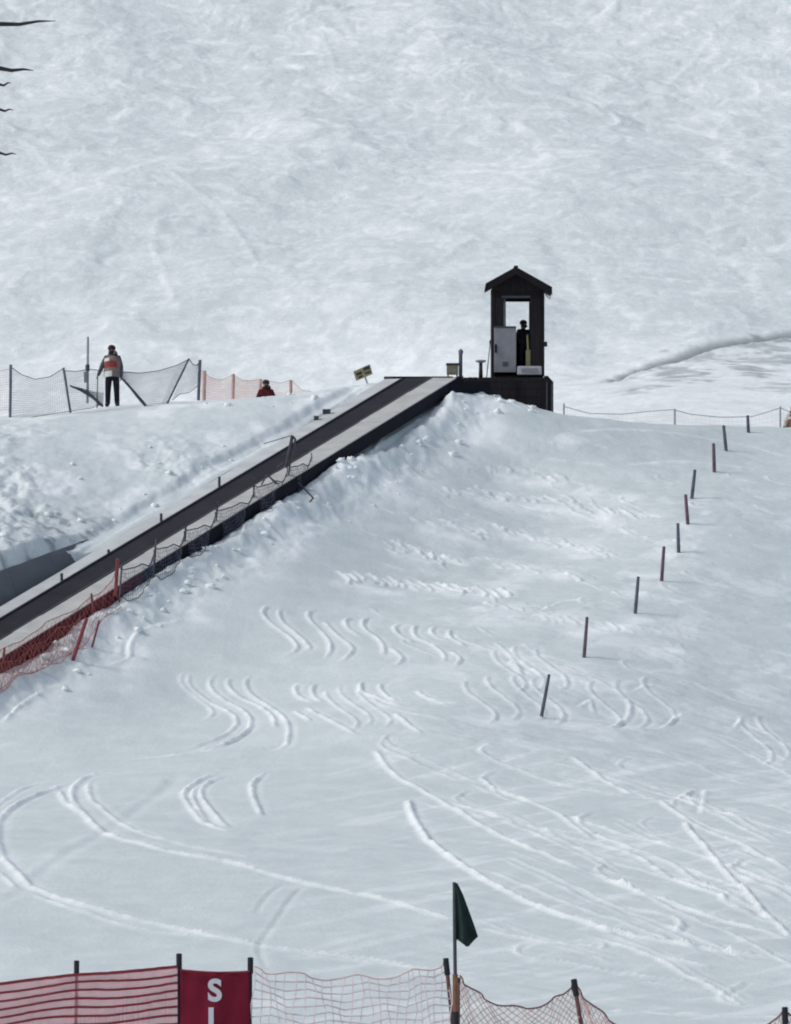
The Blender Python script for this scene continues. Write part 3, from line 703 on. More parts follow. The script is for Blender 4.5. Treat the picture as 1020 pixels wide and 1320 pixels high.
def person(loc, yaw, label, cols, pose, height=1.75, hood=None, vest=None, hat=None, extra=None):
    """loc = point between the feet; cols = jacket, trousers, glove, boot"""
    t = empty('person', loc, label, 'person')
    k = height/1.75; lx = pose.get('stance', .10); la = pose['la']; ra = pose['ra']; hd = pose.get('head', 0); ln = pose.get('lean', 0)
    J = {'pelvis': (0, 0, .93), 'spine': (0, ln*.3, 1.12), 'chest': (0, ln*.7, 1.32), 'neck': (0, ln, 1.47), 'hb': (hd*.4, ln-.01, 1.56), 'ht': (hd, ln-.02, 1.66),
         'hl': (-lx*.9, 0, .86), 'kl': (-lx*1.05, -.03, .49), 'al': (-lx*1.15, .02, .11), 'tl': (-lx*1.35, -.14, .05),
         'hr': (lx*.9, 0, .86), 'kr': (lx*1.05, -.02, .49), 'ar': (lx*1.15, .03, .11), 'tr': (lx*1.4, -.13, .05),
         'sl': (-.18, ln, 1.40), 'el': la[0], 'wl': la[1], 'gl': la[2], 'sr': (.18, ln, 1.40), 'er': ra[0], 'wr': ra[1], 'gr': ra[2]}
    R = {'pelvis': (.155, .13), 'spine': (.15, .125), 'chest': (.175, .135), 'neck': .065, 'hb': (.085, .095), 'ht': (.088, .10),
         'hl': .10, 'kl': .075, 'al': .065, 'tl': .045, 'hr': .10, 'kr': .075, 'ar': .065, 'tr': .045,
         'sl': .078, 'el': .062, 'wl': .042, 'gl': .036, 'sr': .078, 'er': .062, 'wr': .042, 'gr': .036}
    R = {q: (tuple(c*1.18 for c in v) if isinstance(v, tuple) else v*1.18) for q, v in R.items()}
    E = [('pelvis', 'spine'), ('spine', 'chest'), ('chest', 'neck'), ('neck', 'hb'), ('hb', 'ht'), ('pelvis', 'hl'), ('hl', 'kl'), ('kl', 'al'), ('al', 'tl'),
         ('pelvis', 'hr'), ('hr', 'kr'), ('kr', 'ar'), ('ar', 'tr'), ('chest', 'sl'), ('sl', 'el'), ('el', 'wl'), ('wl', 'gl'), ('chest', 'sr'), ('sr', 'er'), ('er', 'wr'), ('wr', 'gr')]
    me = skin_mesh(J, E, R, 2)
    names = list(J); jp = np.array([J[n] for n in names])
    bm = bmesh.new(); bm.from_mesh(me)
    # fingers: five short tapered chains on each hand, bent towards what is held
    for hnd, wr in (('gl', 'wl'), ('gr', 'wr')):
        p = Vector(J[hnd]); d = (p-Vector(J[wr])).normalized(); sd = d.cross(Vector((0, 1, 0))).normalized(); fw = sd.cross(d).normalized()
        mbf = MB()
        for q, ln_ in enumerate((.062, .074, .078, .070)):
            b0 = p + fw*(q-1.5)*.018; b1 = b0 + d*ln_*.6; b2 = b1 + d*ln_*.35 + sd*ln_*.3*(1 if hnd == 'gl' else -1)
            mbf.tube([b0, b1, b2], [.011, .010, .008], 6)
        th = p - fw*.03 - d*.02; mbf.tube([th, th - fw*.03 + d*.03, th - fw*.028 + d*.06], [.013, .012, .009], 6)
        vs = [bm.verts.new(v) for v in mbf.v]
        for f in mbf.f:
            try: bm.faces.new([vs[i] for i in f])
            except ValueError: pass
    # nose
    mbn = MB(); mbn.ell((hd, ln-.02-.105, 1.615), (.014, .022, .022), 8, 6)
    vs = [bm.verts.new(v) for v in mbn.v]
    for f in mbn.f:
        try: bm.faces.new([vs[i] for i in f])
        except ValueError: pass
    bm.to_mesh(me); bm.free()
    mats = [cols['jacket'], cols['trousers'], m_skin, cols['glove'], cols['boot']]
    for m in mats: me.materials.append(m)
    for p in me.polygons:
        c = np.array(p.center); n = names[int(np.argmin(((jp-c)**2).sum(1)))]
        z = c[2]
        mi = 0
        if n in ('hb', 'ht'): mi = 2
        if n in ('gl', 'gr'): mi = 3
        if n in ('wl', 'wr') and np.hypot(*(c-np.array(J['w'+n[1]]))[[0, 2]]) > .05 and ((np.array(J['g'+n[1]])-c)**2).sum() < ((np.array(J['e'+n[1]])-c)**2).sum(): mi = 3
        if n[0] in 'hkat' and n not in ('hb', 'ht', 'head') and z < .90: mi = 1
        if n == 'pelvis' and z < .88: mi = 1
        if z < .17: mi = 4
        p.material_index = mi; p.use_smooth = True
    me.name = 'body'
    rot = Matrix.Rotation(yaw, 4, 'Z') @ Matrix.Scale(k, 4)
    me.transform(rot)
    b = bpy.data.objects.new('body', me); COL.objects.link(b); b.parent = t
    def child(mb, name, m, smooth=True):
        me2 = bpy.data.meshes.new(name); me2.from_pydata(mb.v, [], mb.f)
        me2.materials.append(m if not isinstance(m, list) else m[0])
        if isinstance(m, list):
            for mm in m[1:]: me2.materials.append(mm)
            me2.polygons.foreach_set('material_index', mb.m)
        me2.transform(rot); me2.polygons.foreach_set('use_smooth', [smooth]*len(mb.f)); me2.update()
        o = bpy.data.objects.new(name, me2); COL.objects.link(o); o.parent = t; return o
    if hat:
        h = MB(); h.ell((hd, ln+.0, 1.675), (.112, .125, .098), 14, 8); child(h, 'hat', hat)
    if hood:
        h = MB(); h.ell((hd*.6+.02, ln+.06, 1.50), (.14, .10, .14), 12, 8); child(h, 'hood', hood)
    bl = MB(); bl.ell((hd, ln-.035, 1.565), (.092, .105, .075), 12, 8); child(bl, 'neck_warmer', cols['glove'])
    gg = MB(); gg.ell((hd, ln-.105, 1.655), (.078, .03, .032), 12, 6); child(gg, 'goggles', m_post)
    if vest:
        v = MB(); N = 20; rows = [(.86, .185, .155), (.93, .188, .158), (1.02, .182, .150), (1.12, .182, .148), (1.2, .19, .15), (1.3, .198, .155), (1.39, .185, .145), (1.45, .12, .11)]
        for (zz, rx, ry) in rows:
            rx *= 1.30; ry *= 1.25
            for j in range(N):
                a = 2*math.pi*j/N; v.v.append((rx*math.cos(a), ry*math.sin(a)+ln*(zz-.93)*1.8, zz+.012*math.sin(3*a)))
        for i in range(len(rows)-1):
            for j in range(N):
                a = 2*math.pi*(j+.5)/N; mi = 0
                zz = (rows[i][0]+rows[i+1][0])/2; sx = math.cos(a); front = math.sin(a) < 0
                if i in (3, 4) and front and -.75 < sx < .6: mi = 1
                if i in (0, 1) and front and sx < .15: mi = 2
                if i == 5 and front and sx < -.2: mi = 2
                v.f.append([i*N+j, i*N+(j+1) % N, (i+1)*N+(j+1) % N, (i+1)*N+j]); v.m.append(mi)
        child(v, 'vest', vest)
    if extra: extra(child, t)
    return t

m_olive = mat('olive_brown_jacket', (.085, .078, .072), .8, .2, 8)
m_vest = mat('faded_grey_vest', (.20, .16, .15), .8, .2, 9)
m_vred = mat('orange_red_panel', (.27, .05, .04), .7, .2, 9)
m_trous = mat('black_trousers', (.012, .011, .018), .8, .2, 8)
m_hair = mat('dark_hat', (.045, .018, .022), .85, .2, 12)
m_hood = mat('brown_hood', (.10, .075, .06), .9, .2, 12)
m_greenp = mat('green_pole', (.06, .085, .07), .6, .2, 9)
m_darkj = mat('black_jacket', (.012, .010, .013), .85, .2, 9)
m_dred = mat('dark_red_jacket', (.085, .012, .018), .85, .25, 9)
m_cream = mat('cream_jacket', (.50, .47, .42), .85, .15, 9)

dm = 132.6; base = hit(145, 516.5, fn=near_shape) - Vector((0, 0, .03)); base = Vector(base)
def marshal_extra(child, t):
    pass
person(base, 0.0, 'person in dark hat and orange-chested vest standing by the grey net fence on the crest', dict(jacket=m_olive, trousers=m_trous, glove=m_post, boot=m_post),
       dict(stance=.115, la=[(-.29, -.02, 1.16), (-.37, -.07, .95), (-.41, -.09, .88)], ra=[(.245, .02, 1.13), (.25, -.03, .90), (.245, -.05, .82)], head=-.02, lean=.02),
       1.78, hood=m_hood, vest=[m_vest, m_vred, m_white], hat=m_hair)
sp = empty('ski_pole', base + Vector((-.43, -.10, 0)), 'thin green pole held upright in the left hand of the marshal', 'pole'); sp['label'] = 'thin green pole held upright by the person in the orange-chested vest'
mb = MB(); mb.tube([base+Vector((-.43, -.10, -.02)), base+Vector((-.415, -.10, .98))], .016, 6); mb.build('shaft', m_greenp, sp)
mb = MB(); mb.tube([base+Vector((-.43, -.10, .07)), base+Vector((-.43, -.10, .085))], .05, 8); mb.build('basket', m_post, sp)

pr = P(343, 491, 141.0)
person(Vector((pr.x, 141.0, pr.z-1.70)), .1, 'person in a dark red jacket, chest up behind the crest by the orange net', dict(jacket=m_dred, trousers=m_trous, glove=m_post, boot=m_post),
       dict(stance=.10, la=[(-.26, -.02, 1.16), (-.25, -.10, .93), (-.23, -.14, .86)], ra=[(.26, 0, 1.16), (.25, -.08, .93), (.23, -.12, .86)], head=0), 1.72, hood=m_dred, hat=m_hair)

ph = P(675.5, 480, YH+.55)
person(Vector((ph.x, YH+.55, zb+.018)), .5, 'person dressed in black standing in the doorway of the lift hut', dict(jacket=m_darkj, trousers=m_trous, glove=m_post, boot=m_post),
       dict(stance=.10, la=[(-.25, -.02, 1.16), (-.20, -.18, 1.02), (-.14, -.22, .99)], ra=[(.25, 0, 1.16), (.23, -.14, .97), (.18, -.2, .93)], head=-.02), 1.66, hat=m_darkj)
shv = empty('snow_shovel', (hx(681), YH+.2, zb), 'shovel with an olive yellow shaft standing upright in the hut doorway', 'shovel')
m_shaft = mat('olive_yellow_shaft', (.19, .17, .09), .6, .2, 9)
mb = MB(); mb.box((hx(678), YH-.01, hz(473)), (hx(684), YH+.012, hz(451))); mb.build('blade', m_shaft, shv, .005)
mb = MB(); mb.tube([(hx(681), YH+.0, hz(452)), (hx(680), YH+.0, hz(432))], .03, 8); mb.build('shaft', m_shaft, shv)
mb = MB(); mb.tube([(hx(678), YH+.0, hz(431)), (hx(682.2), YH+.0, hz(431))], .022, 8); mb.build('grip', m_post, shv)

pe = P(1023, 523, 144.0)
person(Vector((pe.x, 144.0, pe.z-1.70)), .3, 'person in a cream and rust jacket cut off by the right edge behind the crest', dict(jacket=m_cream, trousers=m_trous, glove=m_post, boot=m_post),
       dict(stance=.10, la=[(-.29, -.02, 1.16), (-.36, -.10, .97), (-.40, -.14, .92)], ra=[(.26, 0, 1.16), (.25, -.08, .93), (.23, -.12, .86)], head=0), 1.72,
       vest=[m_orange, m_orange, m_cream], hat=m_cream)

# ------------------------------------------------------------ conveyor lift
lift = empty('conveyor_lift', CP(10, 0, -.5), 'long covered-belt conveyor lift climbing diagonally from lower left to the hut', 'conveyor lift')
lift['label'] = 'long dark belt conveyor lift with pale edges climbing diagonally to the hut'
SA, SB = -14.0, CL - .15
def strip(t0, t1, za, zb_, s0, s1, th=.05):
    mb = MB(); mb.prism([CP(s0, t0, za), CP(s1, t0, za), CP(s1, t1, zb_), CP(s0, t1, zb_)], (0, 0, -th)); return mb
strip(-.45, .42, 0, 0, SA, SB, .06).build('belt', m_belt, lift)
# belt ribs: cross cleats, fine relief on the belt
rb = MB()
s = SA+.2
while s < SB-.1:
    rb.prism([CP(s, -.43, .002), CP(s, .40, .002), CP(s+.04, .40, .002), CP(s+.04, -.43, .002)], (0, 0, .004)); s += .14
ribs = rb.build('belt_ribs', m_belt2, lift); ribs['kind'] = 'stuff'
# side rails
for t0 in (-.50, .425):
    strip(t0, t0+.045, .05, .05, SA, SB, .12).build('side_rail', m_greyd, lift)
# pale edge panels on both sides
s = SA; i = 0
while s < SB-.2:
    ln_ = 1.62; e = min(s+ln_, SB)
    strip(-1.02, -.505, .035 + random.uniform(-.006, .006), .03, s+.012, e-.012, .05).build('left_edge_panel', m_pale2, lift, .006)
    s = e
s = SA; pat = 'pppgppgppgpgpggppppppppp'; i = 0
lens_ = [1.5, 2.1, 1.9, 1.6, 1.2, 1.6, .8, 1.9, 1.1]
while s < SB-.2:
    e = min(s+lens_[i % len(lens_)], SB)
    if SB-e < .4: e = SB
    frac = s/CL
    m_ = m_pale
    strip(.475, 1.20, .03+random.uniform(-.008, .008), .0, s+.012, e-.012, .05).build('right_edge_panel', m_, lift, .006)
    s = e; i += 1
# dark skirt along the right side: red sheet at the lower end
s = SA; i = 0
while s < SB+.3:
    e = min(s+2.4, SB+.4); h0 = .46 if s < 4.2 else .36
    mb = MB(); mb.prism([CP(s+.005, 1.205, -.02), CP(e-.005, 1.205, -.02), CP(e-.005, 1.225, -.02-h0), CP(s+.005, 1.225, -.02-h0)], cper*.03)
    mb.build('side_skirt', m_skirtr if s < 3.2 else m_skirt, lift); s = e
# dark line of the left rail posts
for px, d_h in ((-60, .25), (80, .22), (208, .24), (283, .30), (140, .12)):
    # find s where the left edge projects at this px
    ss = np.linspace(SA, SB, 800); cand = [abs(CX + CP(q, -.52).x/CP(q, -.52).y*F_PX - px) for q in ss]; q = float(ss[int(np.argmin(cand))])
    mb = MB(); mb.tube([CP(q, -.52, -.1), CP(q, -.52, d_h)], .035, 6); po = mb.build('rail_post', m_greyd, lift)
# top end: cross frame and return roller housing
mb = MB(); a = P(496, 485.5, 134.7); b = P(584, 485.5, 134.7)
mb.box((a.x, 134.6, a.z-.115), (b.x, 135.3, a.z)); mb.build('end_frame', m_black2, lift, .01)
mb = MB(); mb.box((a.x-.02, 134.5, a.z-.2), (a.x+.25, 134.59, a.z-.01)); mb.build('end_plate', m_greyd, lift, .01)
mb = MB(); mb.tube([CP(SB+.07, -.42, -.03), CP(SB+.07, .42, -.03)], .045, 12); mb.build('end_roller', m_belt2, lift)
c0 = P(583, 491, 134.9)
mb = MB(); mb.prism([CP(SB-.6, 1.26, -.03), CP(SB+.9, 1.9, -.36), CP(SB+.9, 1.9, -1.0), CP(SB-.6, 1.26, -.6)], (0, .3, 0)); mb.build('end_skirt', m_skirt, lift)

# A-frame brace over the lift
fr = empty('braced_frame', CP(15.9, 1.0, 0), 'grey metal frame with diagonal braces standing across the middle of the conveyor', 'frame')
def s_at(px, tt):
    ss = np.linspace(SA, SB, 1500); c = [abs(CX + CP(q, tt).x/CP(q, tt).y*F_PX - px) for q in ss]; return float(ss[int(np.argmin(c))])
q = s_at(370, 1.1)
A = CP(q, 1.1, 0)
def rel(px, py, dd=0): return P(px, py, A.y+dd)
for a_, b_, r_ in [((369, 603), (377, 562), .045), ((377, 562), (381, 566), .03), ((381, 566), (376, 592), .03), ((366, 596), (357, 603), .02)]:
    mb = MB(); mb.tube([rel(*a_, -.05), rel(*b_, -.05)], r_, 6); mb.build('upright', m_greyd, fr)
mb = MB(); mb.tube([rel(377, 561, -.05), rel(340, 572, .3)], .012, 5); mb.build('cable', m_greyd, fr)
for a_, b_ in [((342, 610), (362, 627)), ((331, 635), (345, 612)), ((345, 612), (372, 640)), ((385, 622), (404, 642)), ((404, 642), (392, 656))]:
    mb = MB(); mb.tube([rel(*a_, -.35), rel(*b_, -.45)], .022, 5); mb.build('brace', m_greyd, fr)

# grey net dropped along the right side of the lift
def on_t(px, py, tt):
    c = CP(s_at(px, tt), tt); return P(px, py, c.y)
def onsnow(px, py, up=.06): return hit(px, py, fn=near_shape) + Vector((0, -.08, up))
gn = empty('sagging_net_fence', CP(12, 1.4, -.3), 'sagging grey net on leaning posts along the near side of the conveyor', 'net fence')
def upl(x): return 826-.613*x
def lol(x): return 850-.63*x
gp = [155, 199, 238, 278, 328, 371, 402]
for k, px in enumerate(gp[:-1]):
    a_ = on_t(px+random.uniform(-1, 4), upl(px)-random.choice((2, 5, 9)), 1.30); b_ = onsnow(px-1, 880-.675*px, -.1)
    rod(gn, b_, a_, .022, m_greyd, 'post')
    nx = gp[k+1]; w_ = nx-px
    tp = [on_t(px+w_*u, (upl(px+w_*u)+2)*(1-f) + (lol(px+w_*u)+3)*f, 1.31) for u, f in ((0, .0), (.25, .35), (.5, .45), (.72, .6), (.86, 1.0), (1, .15))]
    bt = [onsnow(px+w_*u, 878-.675*(px+w_*u)+dy, .05) for u, dy in ((0, 2), (.25, 13), (.5, 17), (.72, 13), (.86, 6), (1, 2))]
    net(gn, dens(tp, 3), dens(bt, 3), .085, 7, .0052, m_netg, .015, mhem=m_netd, slack=.03)

# red net and stakes at the lower end
rn = empty('red_net_fence', hit(110, 840), 'torn red netting with leaning red stakes beside the lower part of the conveyor', 'net fence')
tp = [on_t(*q, 1.30) for q in [(-40,862),(0,840),(25,826),(60,804),(100,782),(125,768),(150,738)]]
bt = [onsnow(*q) for q in [(-40,925),(0,900),(20,884),(50,870),(92,850),(125,818),(156,784)]]
net(rn, dens(tp, 5), dens(bt, 5), .20, 5, .0042, m_netr, .010, slack=.07, diag=True)
p2 = [on_t(*q, 1.33) for q in [(-30,868),(20,850),(60,822),(105,795)]]; p3 = [onsnow(*q) for q in [(-30,915),(22,878),(66,862),(112,838)]]
net(rn, dens(p2, 5), dens(p3, 5), .22, 3, .0042, m_netr, .009, slack=.08, diag=True)
for a_, b_ in [((152,720),(149,768)), ((112,797),(94,852)), ((118,765),(121,800)), ((6,835),(4,856)), ((128,800),(119,833))]:
    b = on_t(b_[0], b_[1], 1.36) if a_[0] in (152, 118, 6) else onsnow(b_[0], b_[1]-1, -.05)
    rod(rn, b, P(a_[0], a_[1], b.y-.1), .045 if a_[0] in (112, 152) else .026, m_redpole, 'stake')

# dark grey sheet panels built for the grey hollow left of the lower lift
rw = empty('grey_hollow_sheet', CP(0, -1.5, 0), 'smooth dark grey sheet panels in the hollow left of the lower conveyor', 'retaining wall')
m_sheet = mat('smooth_grey_sheet', (.17, .18, .19), .7, .12, 1.2)
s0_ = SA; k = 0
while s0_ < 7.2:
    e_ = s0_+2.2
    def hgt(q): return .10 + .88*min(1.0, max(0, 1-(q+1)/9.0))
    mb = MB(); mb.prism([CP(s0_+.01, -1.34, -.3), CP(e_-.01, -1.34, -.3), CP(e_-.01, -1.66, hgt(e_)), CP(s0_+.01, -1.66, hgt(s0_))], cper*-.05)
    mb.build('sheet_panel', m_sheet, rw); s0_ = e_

# snow clods scattered along the lift and bank
def clod(p, r):
    mb = MB(); mb.ell((0, 0, 0), (1, 1, 1), 9, 6)
    v = np.array(mb.v); n = 1 + .35*np.sin(v[:, 0]*4.1+p.x*7)*np.cos(v[:, 1]*3.7+p.y*5)+.2*np.sin(v[:, 2]*6+p.x*3)
    v = v*n[:, None]*np.array([r*1.2, r, r*.75]) + np.array(p)
    return v, mb.f
cv, cf = [], []; off = 0
for k in range(260):
    if k > 228: s_ = random.uniform(-3, 25); t_ = -random.uniform(.9, 1.08)
    elif k < 130: s_ = random.uniform(-4, 25.5); t_ = random.choice([random.gauss(1.75, .22), random.gauss(2.3, .35)])
    elif k < 200: s_ = random.uniform(-4, 25); t_ = -1.55 - abs(random.gauss(0, 1.4))
    else: s_ = None
    if s_ is None:
        x_, y_ = random.uniform(.6, 4.2), random.uniform(133.0, 135.2)
    else:
        c = CP(s_, max(t_, 1.42) if t_ > 0 else t_); x_, y_ = c.x, c.y
    if k % 3 == 0 and k < 228: continue
    z_ = ground(x_, y_); r_ = random.choice([.03, .04, .05, .07, .09]) * random.uniform(.7, 1.2)
    v, f = clod(Vector((x_, y_, z_ + r_*.25)), r_)
    cv.append(v); cf += [[i+off for i in q_] for q_ in f]; off += len(v)
me = bpy.data.meshes.new('snow_clods'); me.from_pydata(np.concatenate(cv).tolist(), [], cf); me.materials.append(m_snow)
me.polygons.foreach_set('use_smooth', [True]*len(cf))
at_ = me.attributes.new('loose_lit', 'FLOAT', 'POINT'); at_.data.foreach_set('value', [.75]*off)
o = bpy.data.objects.new('snow_clods', me); COL.objects.link(o)
tag(o, 'crumbled clods of snow heaped along both sides of the conveyor', 'snow clods', kind='stuff')

# ------------------------------------------------------------ tilted sign left of the top station
sg = empty('tilted_sign', P(477, 505, 136.6), 'small tilted yellow-grey sign board on a thin stick left of the conveyor top', 'sign')
mb = MB(); c = [P(455.5, 479, 136.5), P(477, 469.5, 136.5), P(480.5, 482, 136.5), P(459.5, 491, 136.5)]; mb.prism(c[::-1], (0, .03, 0)); bd = mb.build('board', m_sign, sg)
for (ax_, ay_, bx_, by_) in [(459, 481, 466, 484.5), (468, 474, 476, 478), (462, 486, 467, 488.2), (470, 480.5, 478, 482.5)]:
    mb = MB(); mb.prism([P(ax_, ay_, 136.49), P(bx_, ay_-2.6, 136.49), P(bx_+.8, by_-2.6, 136.49), P(ax_+.8, by_, 136.49)][::-1], (0, .008, 0)); mb.build('print_block', m_signd, bd)
rod(sg, P(479, 509, 136.55), P(470, 484, 136.55), .025, m_grpan, 'stick')
for (px, py, w_, h_) in [(408, 537, 6, 4), (421, 532, 10, 5)]:
    t = empty('junction_box', P(px, py+h_, 131.5), 'small grey box on the left edge of the upper conveyor' if px < 415 else 'wider grey box on the left edge of the upper conveyor', 'box')
    q = s_at(px, -1.0); c = CP(q, -1.0, .04)
    mb = MB(); wv = w_/45/2; mb.box((c.x-wv, c.y-.08, c.z-.02), (c.x+wv, c.y+.08, c.z+h_/45)); mb.build('casing', m_greyd, t, .01)
    mb = MB(); mb.box((c.x-wv-.01, c.y-.09, c.z+h_/45), (c.x+wv+.01, c.y+.09, c.z+h_/45+.012)); mb.build('lid', m_grey, t)

# ------------------------------------------------------------ fences on the left crest
gf = empty('grey_net_fence', P(90, 530, 131), 'sagging blue-grey safety net fence with posts along the left crest', 'net fence')
for a_, b_, r_, m_, d_ in [((14,470),(13,547),.04,m_postg,130.6), ((82,474),(91,532),.035,m_postg,131.0), ((244,462),(214,524),.025,m_netd,131.9), ((258,464),(256,516),.045,m_postg,132.2)]:
    rod(gf, P(b_[0], b_[1], d_), P(a_[0], a_[1], d_), r_, m_, 'post', capm=None)
secs = [([(14,473,130.6),(28,483,130.7),(45,489,130.8),(64,486,130.9),(82,475,131.0)], [(14,544,130.6),(30,540,130.7),(45,537,130.8),(64,534,130.9),(90,530,131.0)]),
        ([(83,478,131.0),(98,479,131.2),(115,476,131.3),(135,478,131.5)], [(90,530,131.0),(103,528,131.2),(118,526,131.3),(133,521,131.5)]),
        ([(155,479,131.6),(180,481,131.7),(205,478,131.8),(228,471,131.85),(244,463,131.9)], [(155,485,131.6),(172,503,131.7),(188,523,131.8),(208,522,131.85),(216,521,131.9)]),
        ([(244,463,131.9),(249,470,132.0),(254,471,132.1),(258,466,132.2)], [(222,516,131.9),(232,508,132.0),(244,506,132.1),(256,497,132.2)])]
for tp_, bt_ in secs: net(gf, dens(pl(tp_, 0), 3), dens(pl(bt_, 0), 3), .048, 20, .0036, m_netg, .012, mhem=m_netd)
# slumped hems near the marshal
for pts in [[(90,497,131.2),(105,502,131.2),(118,510,131.2),(128,520,131.2),(133,524,131.2)], [(155,486,131.4),(168,500,131.4),(178,512,131.4),(188,523,131.4)], [(155,487,131.45),(160,490,131.45),(172,504,131.45),(187,522,131.45)]]:
    mb = MB(); mb.tube(pl(pts, 0), [.02, .03, .045, .05, .03][:len(pts)] , 6); mb.build('rolled_hem', m_netd, gf)
tpn = dens(pl([(92,497,131.25),(104,500,131.25),(116,503,131.25),(134,506,131.25)], 0), 3); btn = dens(pl([(92,499,131.3),(105,505,131.3),(120,515,131.3),(133,524,131.3)], 0), 3)
net(gf, tpn, btn, .035, 12, .006, m_netd)
wp = empty('tall_pole', P(113, 512, 131.8), 'tall thin pale pole standing between the grey net and the vested person', 'pole')
rod(wp, P(113, 520, 131.8), P(113.5, 434, 131.8), .035, m_grpan, 'shaft'); mb = MB(); mb.tube([P(113, 478, 131.75), P(113, 470, 131.75)], .06, 8); mb.build('clamp', m_netd, wp)
mb = MB(); c = P(111, 486, 131.7); mb.box((c.x-.06, 131.66, c.z-.16), (c.x+.05, 131.72, c.z+.16)); mb.build('bracket', m_grpan, wp, .02)

ofn = empty('orange_net_fence', P(320, 515, 133), 'faded orange net fence with short posts along the crest beside the red-jacketed person', 'net fence')
for a_, b_, d_ in [((264,478),(263,518),134.0),((301,482),(300,532),139),((336,489),(335,532),143.5),((375,490),(375,532),145)]:
    rod(ofn, P(b_[0], b_[1]+2, d_), P(a_[0], a_[1], d_), .05, m_pinkpost, 'post')
secs = [([(260,478,134.0),(272,487,136),(285,490,137.5),(301,483,139)], 524), ([(301,483,139),(312,490,140.5),(322,491,142),(336,489,143.5)], 528),
        ([(336,489,143.5),(350,492,144),(362,494,144.5),(375,490,145)], 528), ([(375,490,145),(390,503,145.5),(405,506,146),(435,505,147)], 524)]
for tp_, by in secs: net(ofn, dens(pl(tp_, 0), 3), dens([P(p[0], by, p[2]) for p in tp_], 3), .07, 11, .0033, m_netp, .008)
rod(ofn, P(435, 524, 147), P(435, 502, 147), .05, m_grpan, 'post')
lfn = empty('pink_net_fence', P(-10, 545, 131), 'pinkish net fence at the left edge of the crest beyond the first grey post', 'net fence')
net(lfn, dens(pl([(-80,474,130.9),(-40,484,130.9),(12,476,130.9)], 0), 4), dens(pl([(-80,540,130.9),(-40,532,130.9),(12,528,130.9)], 0), 4), .055, 16, .005, m_nete, .008, mhem=m_netp)
rod(lfn, P(-80, 560, 130.9), P(-80, 468, 130.9), .04, m_postg, 'post')

# net fence far beyond the right crest
ffn = empty('distant_net_fence', P(870, 548, 350), 'thin net fence line far behind the right crest with one visible post', 'net fence')
def fz_(px, d): return float(far_base(np.array([(px-CX)/F_PX*d]), np.array([d]))[0])
Df = 350.0
for px, py in ((727, 520), (870, 527), (1006, 524)):
    b_ = P(px, py, Df); rod(ffn, Vector((b_.x, Df, min(fz_(px, Df)-.2, b_.z-1.2))), b_, .07, m_grpan, 'post')
secs = [[(727,524),(760,533),(800,534),(840,530),(868,528)], [(868,528),(890,534),(930,538),(970,537),(1006,526)], [(1006,526),(1030,536),(1060,536),(1090,528)]]
for tp_ in secs:
    tpp = dens([P(p[0], p[1], Df) for p in tp_], 3); net(ffn, tpp, [Vector((p.x, p.y, min(fz_(CX+p.x/p.y*F_PX, Df)-.1, p.z-.6))) for p in tpp], .30, 5, .006, m_netp, .032, mhem=m_grpan)

# ------------------------------------------------------------ marker poles down the slope
poles = [((708,870),(698,925),104),((757,796),(753,850),111),((823,744),(819,791),119),((856,705),(853,750),124),((874,675),(875,716),129),((884,638),(887,679),135),((896,606),(892,642),141),((920,572),(921,608),147),((933,549),(936,580),153),((964,536),(965,560),159)]
words = ['nearest slope marker pole, dark blue-grey, leaning right, lowest of the line', 'reddish slope marker pole, second from the bottom of the line', 'purple-grey slope marker pole, third up from the lowest', 'mauve slope marker pole, fourth up from the lowest',
         'blue-grey upright slope marker pole, fifth up from the lowest', 'reddish slope marker pole leaning slightly left, sixth up from the lowest', 'slope marker pole leaning right, fourth down from the crest end of the line', 'reddish upright slope marker pole, third down from the crest end',
         'slope marker pole just below the crest, second from the top', 'smallest slope marker pole, topmost of the line at the crest']
for i, (a_, b_, d_) in enumerate(poles):
    g_ = hit(b_[0], b_[1]); dd = g_.y
    o = empty('marker_pole', g_, words[i], 'pole', 'marker poles in a line down the right of the slope')
    rr = .045*dd/115 if i < 8 else .05
    topp = P(a_[0], a_[1], dd); bt_ = Vector((g_.x, dd, g_.z))
    rod(o, bt_ - (topp-bt_)*.25, topp, rr, m_mauve if i in (1, 3, 5, 7) else m_bluegrey, 'shaft', r2=rr*.85)
    mb = MB(); dv = (topp-bt_).normalized(); mb.tube([topp, topp+dv*.015], [rr, rr*.4], 8); mb.build('tip', m_post, o)

